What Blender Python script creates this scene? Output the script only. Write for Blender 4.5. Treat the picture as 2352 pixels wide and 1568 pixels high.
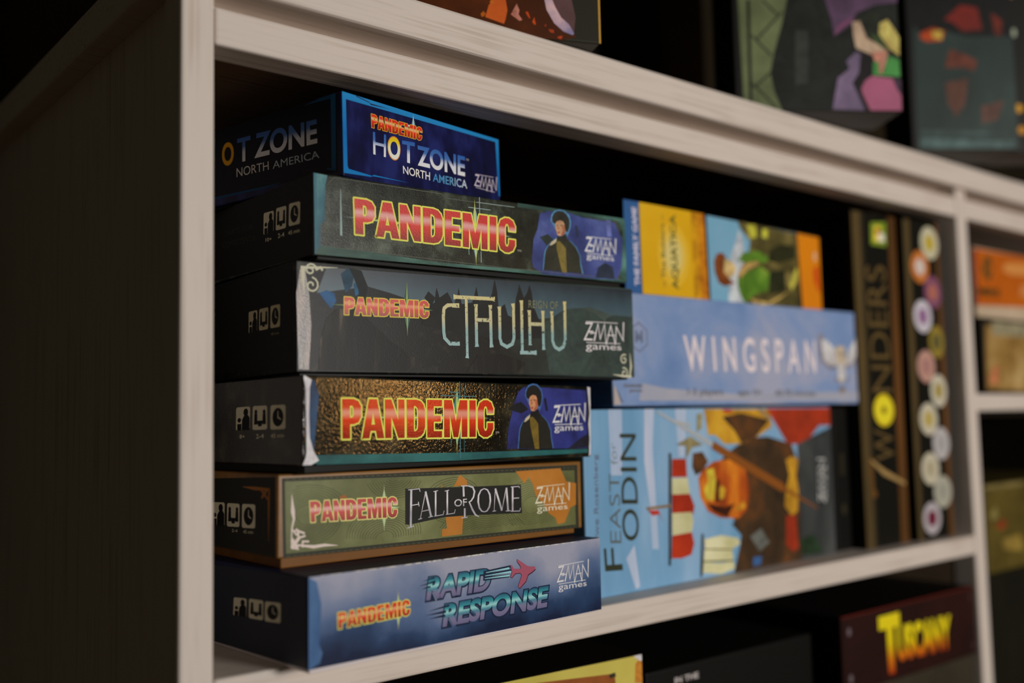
import bpy, bmesh, math, random
from mathutils import Vector, Matrix
from mathutils.geometry import tessellate_polygon

for _o in list(bpy.data.objects):
    bpy.data.objects.remove(_o, do_unlink=True)
scene = bpy.context.scene
COL = scene.collection
U = 0.295                                   # metres per layout unit

# ------------------------------------------------------------------ camera
cam_data = bpy.data.cameras.new('camera')
cam_data.sensor_width = 36.0
cam_data.lens = 35.0
cam_data.clip_start = 0.02
cam_data.dof.use_dof = True
cam_data.dof.focus_distance = 0.548
cam_data.dof.aperture_fstop = 2.8
cam = bpy.data.objects.new('camera', cam_data)
COL.objects.link(cam)
cam.matrix_world = Matrix(((0.770175, -0.033370, -0.636959, -0.187079), (-0.637462, -0.074325, -0.766889, -0.440315), (-0.021751, 0.996676, -0.078515, 0.113954), (0.000000, 0.000000, 0.000000, 1.000000)))
scene.camera = cam

# ------------------------------------------------------------------ world, lights, exposure
world = bpy.data.worlds.new('room_air')
scene.world = world
world.use_nodes = True
world.node_tree.nodes['Background'].inputs[0].default_value = (0.85, 0.80, 0.52, 1)
world.node_tree.nodes['Background'].inputs[1].default_value = 0.030

def area_light(name, loc, target, sx, sy, power, color):
    d = bpy.data.lights.new(name, 'AREA')
    d.shape = 'RECTANGLE'; d.size = sx; d.size_y = sy
    d.energy = power; d.color = color
    o = bpy.data.objects.new(name, d); COL.objects.link(o)
    o.location = loc
    o.rotation_euler = (Vector(target) - Vector(loc)).to_track_quat('-Z', 'Y').to_euler()
    return o

# soft key light in front of the bookcase, standing in for an unseen source
area_light('front_key_light', (0.62, -1.9, 0.27), (0.30, 0.0, 0.14), 0.4, 0.32, 24.0, (1.0, 0.965, 0.92))
# the warm pendant bulb that glints in the varnished box fronts
def bulb_light(name, loc, r, power, color):
    d = bpy.data.lights.new(name, 'POINT'); d.energy = power; d.color = color; d.shadow_soft_size = r
    o = bpy.data.objects.new(name, d); COL.objects.link(o); o.location = loc
bulb_light('pendant_light', (1.071, -1.139, 0.199), 0.035, 2.6, (1.0, 0.50, 0.14))

vs = scene.view_settings
scene.display_settings.display_device = 'sRGB'
vs.view_transform = 'Standard'
vs.look = 'None'
vs.gamma = 1.0
vs.use_curve_mapping = False
vs.exposure = 0.0

# ------------------------------------------------------------------ materials
K = 0.72                                    # share of the light a white card sends back here
def lin(c):
    c = c / 255.0
    return c / 12.92 if c <= 0.04045 else ((c + 0.055) / 1.055) ** 2.4
def ink_rgb(c):
    return tuple(min(0.92, lin(x) / K) for x in c) + (1.0,)
_M = {}
def base_mat(key, rough, spec):
    m = bpy.data.materials.new(key)
    m.use_nodes = True
    nt = m.node_tree
    b = nt.nodes['Principled BSDF']
    b.inputs['Roughness'].default_value = rough
    b.inputs['Specular IOR Level'].default_value = spec
    return m, nt, b
def ink(c, rough=0.5, spec=0.2, bump=0.0):
    key = 'ink_%02x%02x%02x_%d_%d' % (c[0], c[1], c[2], int(rough * 100), int(bump * 1000))
    if key in _M: return _M[key]
    m, nt, b = base_mat(key, rough, spec)
    b.inputs['Base Color'].default_value = ink_rgb(c)
    if bump: linen(nt, b, bump)
    _M[key] = m
    return m
def linen(nt, b, strength, scale=1400.0):
    tc = nt.nodes.new('ShaderNodeTexCoord')
    n = nt.nodes.new('ShaderNodeTexNoise'); n.inputs['Scale'].default_value = scale; n.inputs['Detail'].default_value = 2
    bp = nt.nodes.new('ShaderNodeBump'); bp.inputs['Strength'].default_value = strength; bp.inputs['Distance'].default_value = 0.0004
    nt.links.new(tc.outputs['Object'], n.inputs['Vector'])
    nt.links.new(n.outputs['Fac'], bp.inputs['Height'])
    nt.links.new(bp.outputs['Normal'], b.inputs['Normal'])
def ramp_node(nt, stops):
    r = nt.nodes.new('ShaderNodeValToRGB')
    e = r.color_ramp.elements
    while len(e) < len(stops): e.new(0.5)
    for i, (p, c) in enumerate(stops):
        e[i].position = p; e[i].color = ink_rgb(c)
    return r
def noise_mat(key, stops, scale, stretch=(1, 1, 1), detail=6, rough=0.5, spec=0.22, bump=0.0, distort=0.0, coord='Object', nrough=0.6, bscale=1400.0):
    """Printed texture: a ramp of inks over noise."""
    if key in _M: return _M[key]
    m, nt, b = base_mat(key, rough, spec)
    tc = nt.nodes.new('ShaderNodeTexCoord')
    mp = nt.nodes.new('ShaderNodeMapping'); mp.inputs['Scale'].default_value = stretch
    n = nt.nodes.new('ShaderNodeTexNoise')
    n.inputs['Scale'].default_value = scale; n.inputs['Detail'].default_value = detail
    n.inputs['Roughness'].default_value = nrough; n.inputs['Distortion'].default_value = distort
    r = ramp_node(nt, stops)
    nt.links.new(tc.outputs[coord], mp.inputs['Vector']); nt.links.new(mp.outputs['Vector'], n.inputs['Vector'])
    nt.links.new(n.outputs['Fac'], r.inputs['Fac']); nt.links.new(r.outputs['Color'], b.inputs['Base Color'])
    if bump: linen(nt, b, bump, bscale)
    _M[key] = m
    return m
def grad_mat(key, stops, axis=2, noise=0.0, nscale=60.0, rough=0.4, spec=0.4, bump=0.0, blotch=None):
    """Printed colour gradient across the piece (axis of its own bounding box)."""
    if key in _M: return _M[key]
    m, nt, b = base_mat(key, rough, spec)
    tc = nt.nodes.new('ShaderNodeTexCoord')
    sp = nt.nodes.new('ShaderNodeSeparateXYZ')
    nt.links.new(tc.outputs['Generated'], sp.inputs[0])
    src = sp.outputs[axis]
    if noise:
        n = nt.nodes.new('ShaderNodeTexNoise'); n.inputs['Scale'].default_value = nscale; n.inputs['Detail'].default_value = 5
        nt.links.new(tc.outputs['Object'], n.inputs['Vector'])
        a = nt.nodes.new('ShaderNodeMath'); a.operation = 'MULTIPLY_ADD'
        nt.links.new(n.outputs['Fac'], a.inputs[0]); a.inputs[1].default_value = noise
        s2 = nt.nodes.new('ShaderNodeMath'); s2.operation = 'SUBTRACT'
        nt.links.new(src, s2.inputs[0]); s2.inputs[1].default_value = noise * 0.5
        nt.links.new(s2.outputs[0], a.inputs[2])
        src = a.outputs[0]
    r = ramp_node(nt, stops)
    nt.links.new(src, r.inputs['Fac'])
    out = r.outputs['Color']
    if blotch:
        c, sc, lo, hi = blotch
        n = nt.nodes.new('ShaderNodeTexNoise'); n.inputs['Scale'].default_value = sc; n.inputs['Detail'].default_value = 4
        nt.links.new(tc.outputs['Object'], n.inputs['Vector'])
        mr = nt.nodes.new('ShaderNodeMapRange'); mr.inputs[1].default_value = lo; mr.inputs[2].default_value = hi
        nt.links.new(n.outputs['Fac'], mr.inputs[0])
        mx = nt.nodes.new('ShaderNodeMix'); mx.data_type = 'RGBA'
        nt.links.new(mr.outputs[0], mx.inputs[0]); nt.links.new(out, mx.inputs[6]); mx.inputs[7].default_value = ink_rgb(c)
        out = mx.outputs[2]
    nt.links.new(out, b.inputs['Base Color'])
    if bump: linen(nt, b, bump)
    _M[key] = m
    return m
def wood_mat(key, axis, c1, c2):
    """White-stained pine: fine grain along one axis."""
    m, nt, b = base_mat(key, 0.55, 0.3)
    tc = nt.nodes.new('ShaderNodeTexCoord')
    mp = nt.nodes.new('ShaderNodeMapping')
    s = [85.0, 85.0, 85.0]; s[axis] = 1.6
    mp.inputs['Scale'].default_value = s
    n = nt.nodes.new('ShaderNodeTexNoise'); n.inputs['Scale'].default_value = 4.0; n.inputs['Detail'].default_value = 7; n.inputs['Distortion'].default_value = 0.25
    n2 = nt.nodes.new('ShaderNodeTexNoise'); n2.inputs['Scale'].default_value = 14.0
    nt.links.new(tc.outputs['Object'], mp.inputs['Vector']); nt.links.new(mp.outputs['Vector'], n.inputs['Vector'])
    nt.links.new(tc.outputs['Object'], n2.inputs['Vector'])
    ad = nt.nodes.new('ShaderNodeMath'); ad.operation = 'MULTIPLY_ADD'
    nt.links.new(n2.outputs['Fac'], ad.inputs[0]); ad.inputs[1].default_value = 0.5; nt.links.new(n.outputs['Fac'], ad.inputs[2])
    r = ramp_node(nt, [(0.50, c2), (0.66, c1), (0.80, c1), (0.95, c2)])
    nt.links.new(ad.outputs[0], r.inputs['Fac']); nt.links.new(r.outputs['Color'], b.inputs['Base Color'])
    bp = nt.nodes.new('ShaderNodeBump'); bp.inputs['Strength'].default_value = 0.35; bp.inputs['Distance'].default_value = 0.0006
    nt.links.new(n.outputs['Fac'], bp.inputs['Height']); nt.links.new(bp.outputs['Normal'], b.inputs['Normal'])
    _M[key] = m
    return m

# ------------------------------------------------------------------ object helpers
def link(name, me, parent=None):
    o = bpy.data.objects.new(name, me); COL.objects.link(o)
    if parent is not None: o.parent = parent
    return o
def tag(o, label=None, cat=None, group=None, kind=None):
    if label: o['label'] = label
    if cat: o['category'] = cat
    if group: o['group'] = group
    if kind: o['kind'] = kind
    return o
def bm_box(bm, x0, x1, y0, y1, z0, z1):
    r = bmesh.ops.create_cube(bm, size=1.0)
    for v in r['verts']:
        v.co = Vector((x0 + (v.co.x + .5) * (x1 - x0), y0 + (v.co.y + .5) * (y1 - y0), z0 + (v.co.z + .5) * (z1 - z0)))
    return r['verts']
def box_obj(name, dims, mat, parent=None, bevel=0.0008, seg=2):
    bm = bmesh.new(); bm_box(bm, *dims)
    if bevel:
        bmesh.ops.bevel(bm, geom=list(bm.edges), offset=bevel, segments=seg, affect='EDGES', profile=0.5)
    me = bpy.data.meshes.new(name); bm.to_mesh(me); bm.free()
    me.materials.append(mat)
    return link(name, me, parent)
def shell_obj(name, w, d, h, wall, mat, parent, opening, bevel=0.0009):
    """A cardboard shell: five walls, open underneath (lid) or on top (tray)."""
    bm = bmesh.new()
    bm_box(bm, 0, w, 0, d, 0, h)
    bm.faces.ensure_lookup_table()
    zz = -1 if opening == 'below' else 1
    f = [f for f in bm.faces if f.normal.z * zz > 0.9][0]
    r = bmesh.ops.inset_region(bm, faces=[f], thickness=wall)
    ex = bmesh.ops.extrude_face_region(bm, geom=[f])
    vs_ = [e for e in ex['geom'] if isinstance(e, bmesh.types.BMVert)]
    bmesh.ops.translate(bm, verts=vs_, vec=(0, 0, -zz * (h - wall)))
    if f.is_valid: bmesh.ops.delete(bm, geom=[f], context='FACES_ONLY')
    eds = [e for e in bm.edges if all((min(abs(v.co.x), abs(v.co.x - w)) < 1e-6 or min(abs(v.co.y), abs(v.co.y - d)) < 1e-6) for v in e.verts)
           and sum(1 for v in e.verts if min(abs(v.co.x), abs(v.co.x - w)) < 1e-6 and min(abs(v.co.y), abs(v.co.y - d)) < 1e-6) == 2]
    bmesh.ops.bevel(bm, geom=eds, offset=bevel, segments=3, affect='EDGES', profile=0.5)
    bmesh.ops.recalc_face_normals(bm, faces=list(bm.faces))
    me = bpy.data.meshes.new(name); bm.to_mesh(me); bm.free()
    me.materials.append(mat)
    return link(name, me, parent)

LAYER = 0.00004
class Face:
    """A printable side of a box: (u, v) in millimetres -> the owner's local space."""
    def __init__(self, owner, kind='front'):
        self.o = owner; self.kind = kind
    def at(self, u, v, k):
        e = 0.00006 + k * LAYER
        if self.kind == 'front': return Vector((u * .001, -e, v * .001))
        return Vector((-e, -u * .001, v * .001))
def add_poly(bm, face, pts, k, mi):
    tri = tessellate_polygon([[Vector((p[0], p[1], 0)) for p in pts]])
    vs_ = [bm.verts.new(face.at(p[0], p[1], k)) for p in pts]
    for t in tri:
        try: f = bm.faces.new([vs_[i] for i in t])
        except ValueError: continue
        f.material_index = mi
PAINTED = {'artwork', 'bird_print', 'sail_print', 'portrait', 'skyline_print', 'title_panel'}
def painted(m):
    """The same ink with brushy mottling, as in printed paintings."""
    if not m.name.startswith('ink_'): return m
    key = m.name.replace('ink_', 'painted_', 1)
    if key in _M: return _M[key]
    c = tuple(m.node_tree.nodes['Principled BSDF'].inputs['Base Color'].default_value)[:3]
    p, nt, b = base_mat(key, 0.5, 0.2)
    tc = nt.nodes.new('ShaderNodeTexCoord')
    n = nt.nodes.new('ShaderNodeTexNoise'); n.inputs['Scale'].default_value = 70; n.inputs['Detail'].default_value = 6
    n.inputs['Roughness'].default_value = 0.65; n.inputs['Distortion'].default_value = 0.8
    r = nt.nodes.new('ShaderNodeValToRGB'); e = r.color_ramp.elements
    e[0].position = 0.32; e[0].color = tuple(x * 0.5 for x in c) + (1,)
    e[1].position = 0.70; e[1].color = tuple(min(0.92, x * 1.4) for x in c) + (1,)
    nt.links.new(tc.outputs['Object'], n.inputs['Vector']); nt.links.new(n.outputs['Fac'], r.inputs['Fac'])
    nt.links.new(r.outputs['Color'], b.inputs['Base Color'])
    _M[key] = p
    return p
def art(face, name, items, k=0, label=None):
    """Flat print: later shapes lie over earlier ones."""
    bm = bmesh.new(); mats = []
    step = 0.0
    if name in PAINTED: items = [(painted(m), pts) for m, pts in items]
    for m, pts in items:
        if m not in mats: mats.append(m)
        add_poly(bm, face, pts, k + step, mats.index(m)); step += 0.25
    me = bpy.data.meshes.new(name); bm.to_mesh(me); bm.free()
    for m in mats: me.materials.append(m)
    o = link(name, me, face.o)
    if label: o['label'] = label
    return o
def line_poly(pts, w):
    """Outline of a stroke along pts with width w (mm), mitred."""
    P = [Vector(p) for p in pts]; L = []; Rr = []
    ws = w if isinstance(w, (list, tuple)) else [w] * len(P)
    for i, p in enumerate(P):
        d0 = (P[i] - P[i - 1]).normalized() if i else (P[1] - P[0]).normalized()
        d1 = (P[i + 1] - P[i]).normalized() if i < len(P) - 1 else d0
        t = (d0 + d1)
        t = t.normalized() if t.length > 1e-6 else d0
        n = Vector((-t.y, t.x)); c = max(0.45, n.dot(Vector((-d0.y, d0.x))))
        h = ws[i] * 0.5 / c
        L.append((p.x + n.x * h, p.y + n.y * h)); Rr.append((p.x - n.x * h, p.y - n.y * h))
    quads = []
    for i in range(len(P) - 1):
        quads.append([L[i], L[i + 1], Rr[i + 1], Rr[i]])
    return quads
def strokes(face, name, mat, lines, k=1, label=None, fill=()):
    bm = bmesh.new()
    for j, (pts, w) in enumerate(lines):
        for q in line_poly(pts, w): add_poly(bm, face, q, k + 0.02 * (j % 10), 0)
    for pts in fill: add_poly(bm, face, pts, k, 0)
    me = bpy.data.meshes.new(name); bm.to_mesh(me); bm.free()
    me.materials.append(mat)
    o = link(name, me, face.o)
    if label: o['label'] = label
    return o
def qmap(q, s, t):
    """q = bottom-left, bottom-right, top-right, top-left."""
    a, b, c, d = [Vector(p) for p in q]
    return tuple((a * (1 - s) + b * s) * (1 - t) + (d * (1 - s) + c * s) * t)
def ellipse(cx, cy, rx, ry, n=20, rot=0.0):
    out = []
    for i in range(n):
        a = 2 * math.pi * i / n
        x, y = rx * math.cos(a), ry * math.sin(a)
        out.append((cx + x * math.cos(rot) - y * math.sin(rot), cy + x * math.sin(rot) + y * math.cos(rot)))
    return out
_T = {}
def text_mesh(body, offset, spacing):
    key = (body, offset, spacing)
    if key in _T: return _T[key]
    cu = bpy.data.curves.new('lettering', 'FONT')
    cu.body = body; cu.size = 1.0; cu.offset = offset; cu.space_character = spacing; cu.resolution_u = 5
    o = bpy.data.objects.new('lettering', cu); COL.objects.link(o)
    dg = bpy.context.evaluated_depsgraph_get(); dg.update()
    me = bpy.data.meshes.new_from_object(o.evaluated_get(dg))
    vs_ = [(v.co.x, v.co.y) for v in me.vertices]; fs = [tuple(p.vertices) for p in me.polygons]
    bpy.data.objects.remove(o, do_unlink=True); bpy.data.curves.remove(cu); bpy.data.meshes.remove(me)
    _T[key] = (vs_, fs)
    return _T[key]
def text(face, name, body, quad, mat, k=1, bold=0.0, grow=0.0, spacing=1.0, shift=(0, 0), label=None, taper=None):
    """Lettering stretched into quad (mm): bottom-left, bottom-right, top-right, top-left."""
    v0, _ = text_mesh(body, bold, spacing)
    vs_, fs = text_mesh(body, bold + grow, spacing) if grow else (v0, _)
    x0 = min(v[0] for v in v0); x1 = max(v[0] for v in v0); y0 = min(v[1] for v in v0); y1 = max(v[1] for v in v0)
    bm = bmesh.new(); V = []
    for v in vs_:
        s, t = (v[0] - x0) / (x1 - x0), (v[1] - y0) / (y1 - y0)
        if taper: t = taper(s, t)
        p = qmap(quad, s, t)
        V.append(bm.verts.new(face.at(p[0] + shift[0], p[1] + shift[1], k)))
    for f in fs:
        try: bm.faces.new([V[i] for i in f])
        except ValueError: pass
    me = bpy.data.meshes.new(name); bm.to_mesh(me); bm.free()
    me.materials.append(mat)
    o = link(name, me, face.o)
    if label: o['label'] = label
    return o

GLYPHS = {
 'P': (.56, [[(0,0),(.23,0),(.23,.36),(.34,.36),(.48,.41),(.56,.55),(.56,.82),(.48,.95),(.34,1),(0,1)], [(.23,.53),(.30,.53),(.335,.58),(.335,.78),(.30,.83),(.23,.83)]]),
 'A': (.68, [[(0,0),(.22,0),(.26,.19),(.42,.19),(.46,0),(.68,0),(.46,1),(.22,1)], [(.285,.35),(.395,.35),(.34,.68)]]),
 'N': (.62, [[(0,0),(.2,0),(.2,.55),(.42,0),(.62,0),(.62,1),(.42,1),(.42,.47),(.2,1),(0,1)]]),
 'D': (.60, [[(0,0),(.32,0),(.46,.04),(.55,.13),(.6,.28),(.6,.72),(.55,.87),(.46,.96),(.32,1),(0,1)], [(.23,.17),(.29,.17),(.35,.22),(.37,.34),(.37,.66),(.35,.78),(.29,.83),(.23,.83)]]),
 'E': (.50, [[(0,0),(.5,0),(.5,.17),(.22,.17),(.22,.42),(.46,.42),(.46,.58),(.22,.58),(.22,.83),(.5,.83),(.5,1),(0,1)]]),
 'M': (.82, [[(0,0),(.2,0),(.2,.62),(.33,0),(.49,0),(.62,.62),(.62,0),(.82,0),(.82,1),(.55,1),(.41,.42),(.27,1),(0,1)]]),
 'I': (.23, [[(0,0),(.23,0),(.23,1),(0,1)]]),
 'C': (.58, [[(.58,.38),(.58,.22),(.5,.06),(.36,-.01),(.22,-.01),(.07,.07),(0,.25),(0,.75),(.07,.93),(.22,1.01),(.36,1.01),(.5,.94),(.58,.78),(.58,.64),(.36,.64),(.36,.74),(.33,.82),(.29,.84),(.25,.82),(.22,.74),(.22,.26),(.25,.18),(.29,.16),(.33,.18),(.36,.26),(.36,.38)]]),
}
def block_title(face, word, quad, fill, edge, grow, k):
    """Heavy condensed capitals with a contrasting outline (grow in mm)."""
    gap = {'A': .025}
    x = 0.0; place = []
    for i, ch in enumerate(word):
        place.append((ch, x)); x += GLYPHS[ch][0] + (.025 if ch == 'A' or word[i + 1:i + 2] == 'A' else .075)
    W = x - .075
    bo = bmesh.new(); bf = bmesh.new(); hl = bmesh.new()
    for j, (ch, x0) in enumerate(place):
        loops = [[qmap(quad, (x0 + px) / W, py) for px, py in lp] for lp in GLYPHS[ch][1]]
        for bm, kk in ((bo, k), (bf, k + 2)):
            allp = [p for lp in loops for p in lp]
            V = [bm.verts.new(face.at(p[0], p[1], kk + 0.05 * (j % 2))) for p in allp]
            for t in tessellate_polygon([[Vector((p[0], p[1], 0)) for p in lp] for lp in loops]):
                try: bm.faces.new([V[i] for i in t])
                except ValueError: pass
        for lp in loops:
            n = len(lp)
            for i in range(n):
                a, b = Vector(lp[i]), Vector(lp[(i + 1) % n])
                d = (b - a).normalized() * (grow * .62)
                for q in line_poly([a - d, b + d], 2 * grow): add_poly(bo, face, q, k + 0.03 * (i % 7) + .2, 0)
    for bm, nm, mt in ((bo, 'title_outline', edge), (bf, 'title', fill)):
        me = bpy.data.meshes.new(nm); bm.to_mesh(me); bm.free(); me.materials.append(mt); link(nm, me, face.o)
    hl.free()

def game_box(name, label, q, depth, lid_mat, tray_mat, lip, group=None, cat='board game', inset=0.0016):
    """q = x, y, yaw, width, z, height, roll in layout units; lip = tray showing under the lid (layout units)."""
    X, Y, a, w, z, h, t = q
    e = bpy.data.objects.new(name, None); COL.objects.link(e)
    e.empty_display_size = 0.02
    e.location = (X * U, Y * U, (z - lip) * U); e.rotation_euler = (0, 0, a)
    tag(e, label, cat, group)
    w *= U; h *= U; g = lip * U
    lid = shell_obj('lid', w, depth, h, 0.0018, lid_mat, e, 'below')
    lid.location = (0, 0, g); lid.rotation_euler = (0, -t, 0)
    drop = max(0.0, -math.sin(t)) * w
    tw, td, th = w - 2 * (0.0018 + inset), depth - 2 * (0.0018 + inset), max(g + h * 0.75 - drop, 0.004)
    tray = shell_obj('tray', tw, td, th, 0.0016, tray_mat, e, 'above', 0.0006)
    tray.location = (0.0018 + inset, 0.0018 + inset, 0)
    return e, lid, tray
def plain_box(name, label, q, depth, mat, group=None, cat='board game', part='carton', bevel=0.0012):
    X, Y, a, w, z, h, t = q
    e = bpy.data.objects.new(name, None); COL.objects.link(e); e.empty_display_size = 0.02
    e.location = (X * U, Y * U, z * U); e.rotation_euler = (0, 0, a)
    tag(e, label, cat, group)
    c = box_obj(part, (0, w * U, 0, depth, 0, h * U), mat, e, bevel, 3)
    return e, c

# ------------------------------------------------------------------ the room shell
def structure(name, dims, mat):
    return tag(box_obj(name, dims, mat, None, 0), kind='structure')
M_wall = noise_mat('dark_plaster', [(0.3, (34, 28, 18)), (0.7, (44, 36, 24))], 6)
M_floor = noise_mat('dark_boards', [(0.3, (58, 42, 28)), (0.7, (82, 60, 40))], 3, (1, 14, 1))
structure('wall_back', (-2.2, 3.2, 0.42, 0.52, -1.0, 1.7), M_wall)
structure('floor', (-2.2, 3.2, -3.2, 0.52, -1.06, -1.0), M_floor)

# ------------------------------------------------------------------ the bookcase
WX = noise_mat  # short alias
C1, C2 = (192, 181, 172), (176, 163, 152)
wood_x = wood_mat('white_stained_pine_lengthwise', 0, C1, C2)
wood_z = wood_mat('white_stained_pine_upright', 2, C1, C2)
wood_y = wood_mat('pine_inner_shaded', 1, (150, 128, 104), (122, 102, 80))  # same pine in darker brown: interior shade put into the colour
backing = noise_mat('shade_dark_backing', [(0.3, (14, 11, 7)), (0.7, (20, 15, 10))], 30)  # near-black colour carries the darkness of the shelf interior
case = bpy.data.objects.new('bookcase', None); COL.objects.link(case); case.location = (0, 0, -1.0)
tag(case, 'white-stained pine bookcase holding all the board games', 'bookcase')
ZC = 1.0
def wood(name, x0, x1, y0, y1, z0, z1, mat, bevel=0.0015):
    return box_obj(name, (x0 * U, x1 * U, y0, y1, z0 * U + ZC, z1 * U + ZC), mat, case, bevel)
ZF = -1.0 / U
XE = 5.05
wood('front_post', -0.0548, 0.0, 0.0, 0.022, ZF, 1.089, wood_z)
wood('side_panel', -0.044, -0.006, 0.022, 0.375, ZF + .1, 1.089, wood_z, 0)
wood('front_post', 2.4513, 2.5164, 0.0, 0.022, ZF, 1.089, wood_z)
wood('divider_panel', 2.4523, 2.5154, 0.022, 0.372, ZF + .1, 1.06, wood_y, 0)
wood('front_post', XE - .055, XE, 0.0, 0.022, ZF, 1.089, wood_z)
wood('side_panel', XE - .05, XE - .008, 0.022, 0.375, ZF + .1, 1.089, wood_z, 0)
wood('top_board', -0.085, XE + .03, -0.0059, 0.385, 1.0892, 1.1636, wood_x, 0.002)
wood('top_rail', 0.0006, 2.4507, 0.0006, 0.022, 0.9988, 1.0613, wood_x)
wood('top_rail', 2.5170, XE - .0556, 0.0006, 0.022, 0.9988, 1.0613, wood_x)
wood('rail_strip', 0.0006, XE - .056, 0.020, 0.026, 1.0613, 1.089, wood_x, 0)
wood('shelf', 0.0006, 2.4507, 0.0004, 0.37, -0.0576, 0.0, wood_x)
wood('shelf', 2.5170, XE - .0556, 0.0004, 0.37, 0.382, 0.437, wood_x)
wood('shelf', 0.0006, 2.4507, 0.0004, 0.37, -1.056, -0.9985, wood_x)
wood('shelf', 2.5170, XE - .0556, 0.0004, 0.37, -1.056, -0.9985, wood_x)
wood('shelf', 0.0006, 2.4507, 0.0004, 0.37, -2.156, -2.1, wood_x)
wood('shelf', 2.5170, XE - .0556, 0.0004, 0.37, -2.156, -2.1, wood_x)
ceiling_shade = wood_mat('ceiling_shade_brown', 0, (112, 88, 64), (90, 70, 50))
wood('ceiling_shade_panel', 0.001, 2.4507, 0.0265, 0.37, 1.066, 1.088, ceiling_shade, 0)  # added panel, browned to put shade into the compartment ceiling
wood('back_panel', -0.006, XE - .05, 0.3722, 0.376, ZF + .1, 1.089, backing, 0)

# ------------------------------------------------------------------ printing inks in common
BLACK = ink((9, 9, 7)); WHITE = ink((222, 210, 208)); GREYW = ink((186, 178, 176))
logo_white = ink((226, 212, 214)); icon_white = ink((200, 194, 170)); icon_black = ink((6, 6, 5))
yellow_line = ink((220, 214, 92)); cream_line = ink((228, 218, 150))
def red_title(key, a=(196, 40, 26), hi=(226, 150, 140), b=(206, 48, 28), c=(126, 24, 18), bump=0.0, rough=0.4):
    return grad_mat(key, [(0.0, c), (0.12, (150, 30, 20)), (0.46, b), (0.60, hi), (0.66, hi), (0.76, a), (1.0, a)], 2, 0.10, 90, rough=rough, bump=bump)

def zman(face, q, mat, games=True, w=1.0, k=6):
    """The publisher's brush-written mark with its two rules and small word."""
    m = lambda pts: [qmap(q, *p) for p in pts]
    L = [(m([(.04, .88), (.20, .895), (.02, .37), (.21, .375)]), [w * .9, w * .8, w * .9, w]),
         (m([(.10, .62), (.23, .63)]), w * .8), (m([(.15, .56), (.28, .60)]), w * .5),
         (m([(.25, .335), (.345, .885), (.40, .40), (.505, .885), (.545, .23)]), [w, w * .8, w * .9, w * .8, w * .5]),
         (m([(.545, .23), (.66, .85), (.78, .24)]), [w * .6, w * .9, w * .6]), (m([(.58, .54), (.77, .54)]), w * .5),
         (m([(.78, .24), (.80, .83), (.975, .385), (.985, 1.0)]), [w * .5, w * .9, w * .8, w * .9]),
         (m([(.05, .935), (.84, .955)]), w * .35), (m([(.06, .275), (.90, .275)]), w * .35)]
    strokes(face, 'publisher_logo', mat, L, k)
    if games:
        text(face, 'publisher_word', 'games', [qmap(q, .05, -.02), qmap(q, .93, .0), qmap(q, .93, .19), qmap(q, .05, .21)], mat, k)
def burst(face, cx, cy, h, wv, l, r, glow, core, k=1, over=None):
    """Printed star-shaped glint behind a title."""
    art(face, 'starburst', [(glow, [(cx - wv * 2.6, cy), (cx, cy + h * .8), (cx + wv * 2.6, cy), (cx, cy - h * .8)]),
                            (glow, [(cx - l, cy), (cx, cy + wv * 1.2), (cx + r, cy), (cx, cy - wv * 1.2)]),
                            (core, [(cx - wv * .5, cy), (cx, cy + h), (cx + wv * .5, cy), (cx, cy - h)]),
                            (core, [(cx - l * .95, cy), (cx, cy + wv * .55), (cx + r * .95, cy), (cx, cy - wv * .55)])], k)
def person_print(face, q, k, cols):
    """Portrait printed on the box end: dark round hair, face, jacket over a mustard jumper."""
    hair, skin, skin2, jacket, jumper, glow = cols
    mp = lambda pts: [qmap(q, *p) for p in pts]
    S = lambda pts: [((x - 400) / 730.0, (1240 + .096 * (x - 400) - y) / 1145.0) for x, y in pts]
    Jk = S([(400,1240),(425,960),(440,870),(500,760),(600,670),(650,630),(820,640),(920,720),(1010,820),(1080,980),(1090,1120),(1130,1310)])
    cxm = sum(p[0] for p in Jk) / len(Jk)
    items = [(glow, mp([(.5 + (s - .5) * 1.06, t * 1.01 if t > .05 else t) for s, t in Jk])),
             (glow, mp(S([(525,300),(540,190),(600,110),(690,88),(790,110),(880,200),(910,320),(905,430),(865,545),(840,600),(620,470)]))),
             (jacket, mp(Jk)),
             (hair, mp(S([(560,330),(553,240),(590,160),(640,128),(690,118),(760,130),(830,190),(878,270),(888,350),(880,440),(850,525),(800,500),(700,420),(610,365)]))),
             (skin, mp(S([(612,370),(640,318),(700,295),(760,318),(785,370),(795,450),(808,500),(790,560),(740,590),(690,595),(655,575),(635,505),(612,450),(618,410)]))),
             (skin2, mp(S([(730,400),(785,380),(795,450),(808,500),(790,560),(740,590),(720,560),(760,500)]))),
             (hair, mp(S([(635,392),(675,380),(675,392),(640,402)]))), (hair, mp(S([(705,388),(750,380),(752,394),(708,400)]))),
             (skin2, mp(S([(668,400),(690,455),(670,470),(655,462)]))),
             (ink((150, 62, 50)), mp(S([(650,525),(675,512),(708,522),(690,545),(664,545)]))),
             (hair, mp(S([(655,600),(740,600),(815,555),(830,640),(880,680),(770,765),(700,700),(640,655)]))),
             (ink((205, 178, 150)), mp(S([(505,775),(540,705),(640,645),(628,700),(600,735),(540,770)]))),
             (jumper, mp(S([(630,700),(690,690),(755,760),(808,830),(830,1290),(740,1280),(685,1050),(640,850)])))]
    art(face, 'portrait', items, k)
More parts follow.
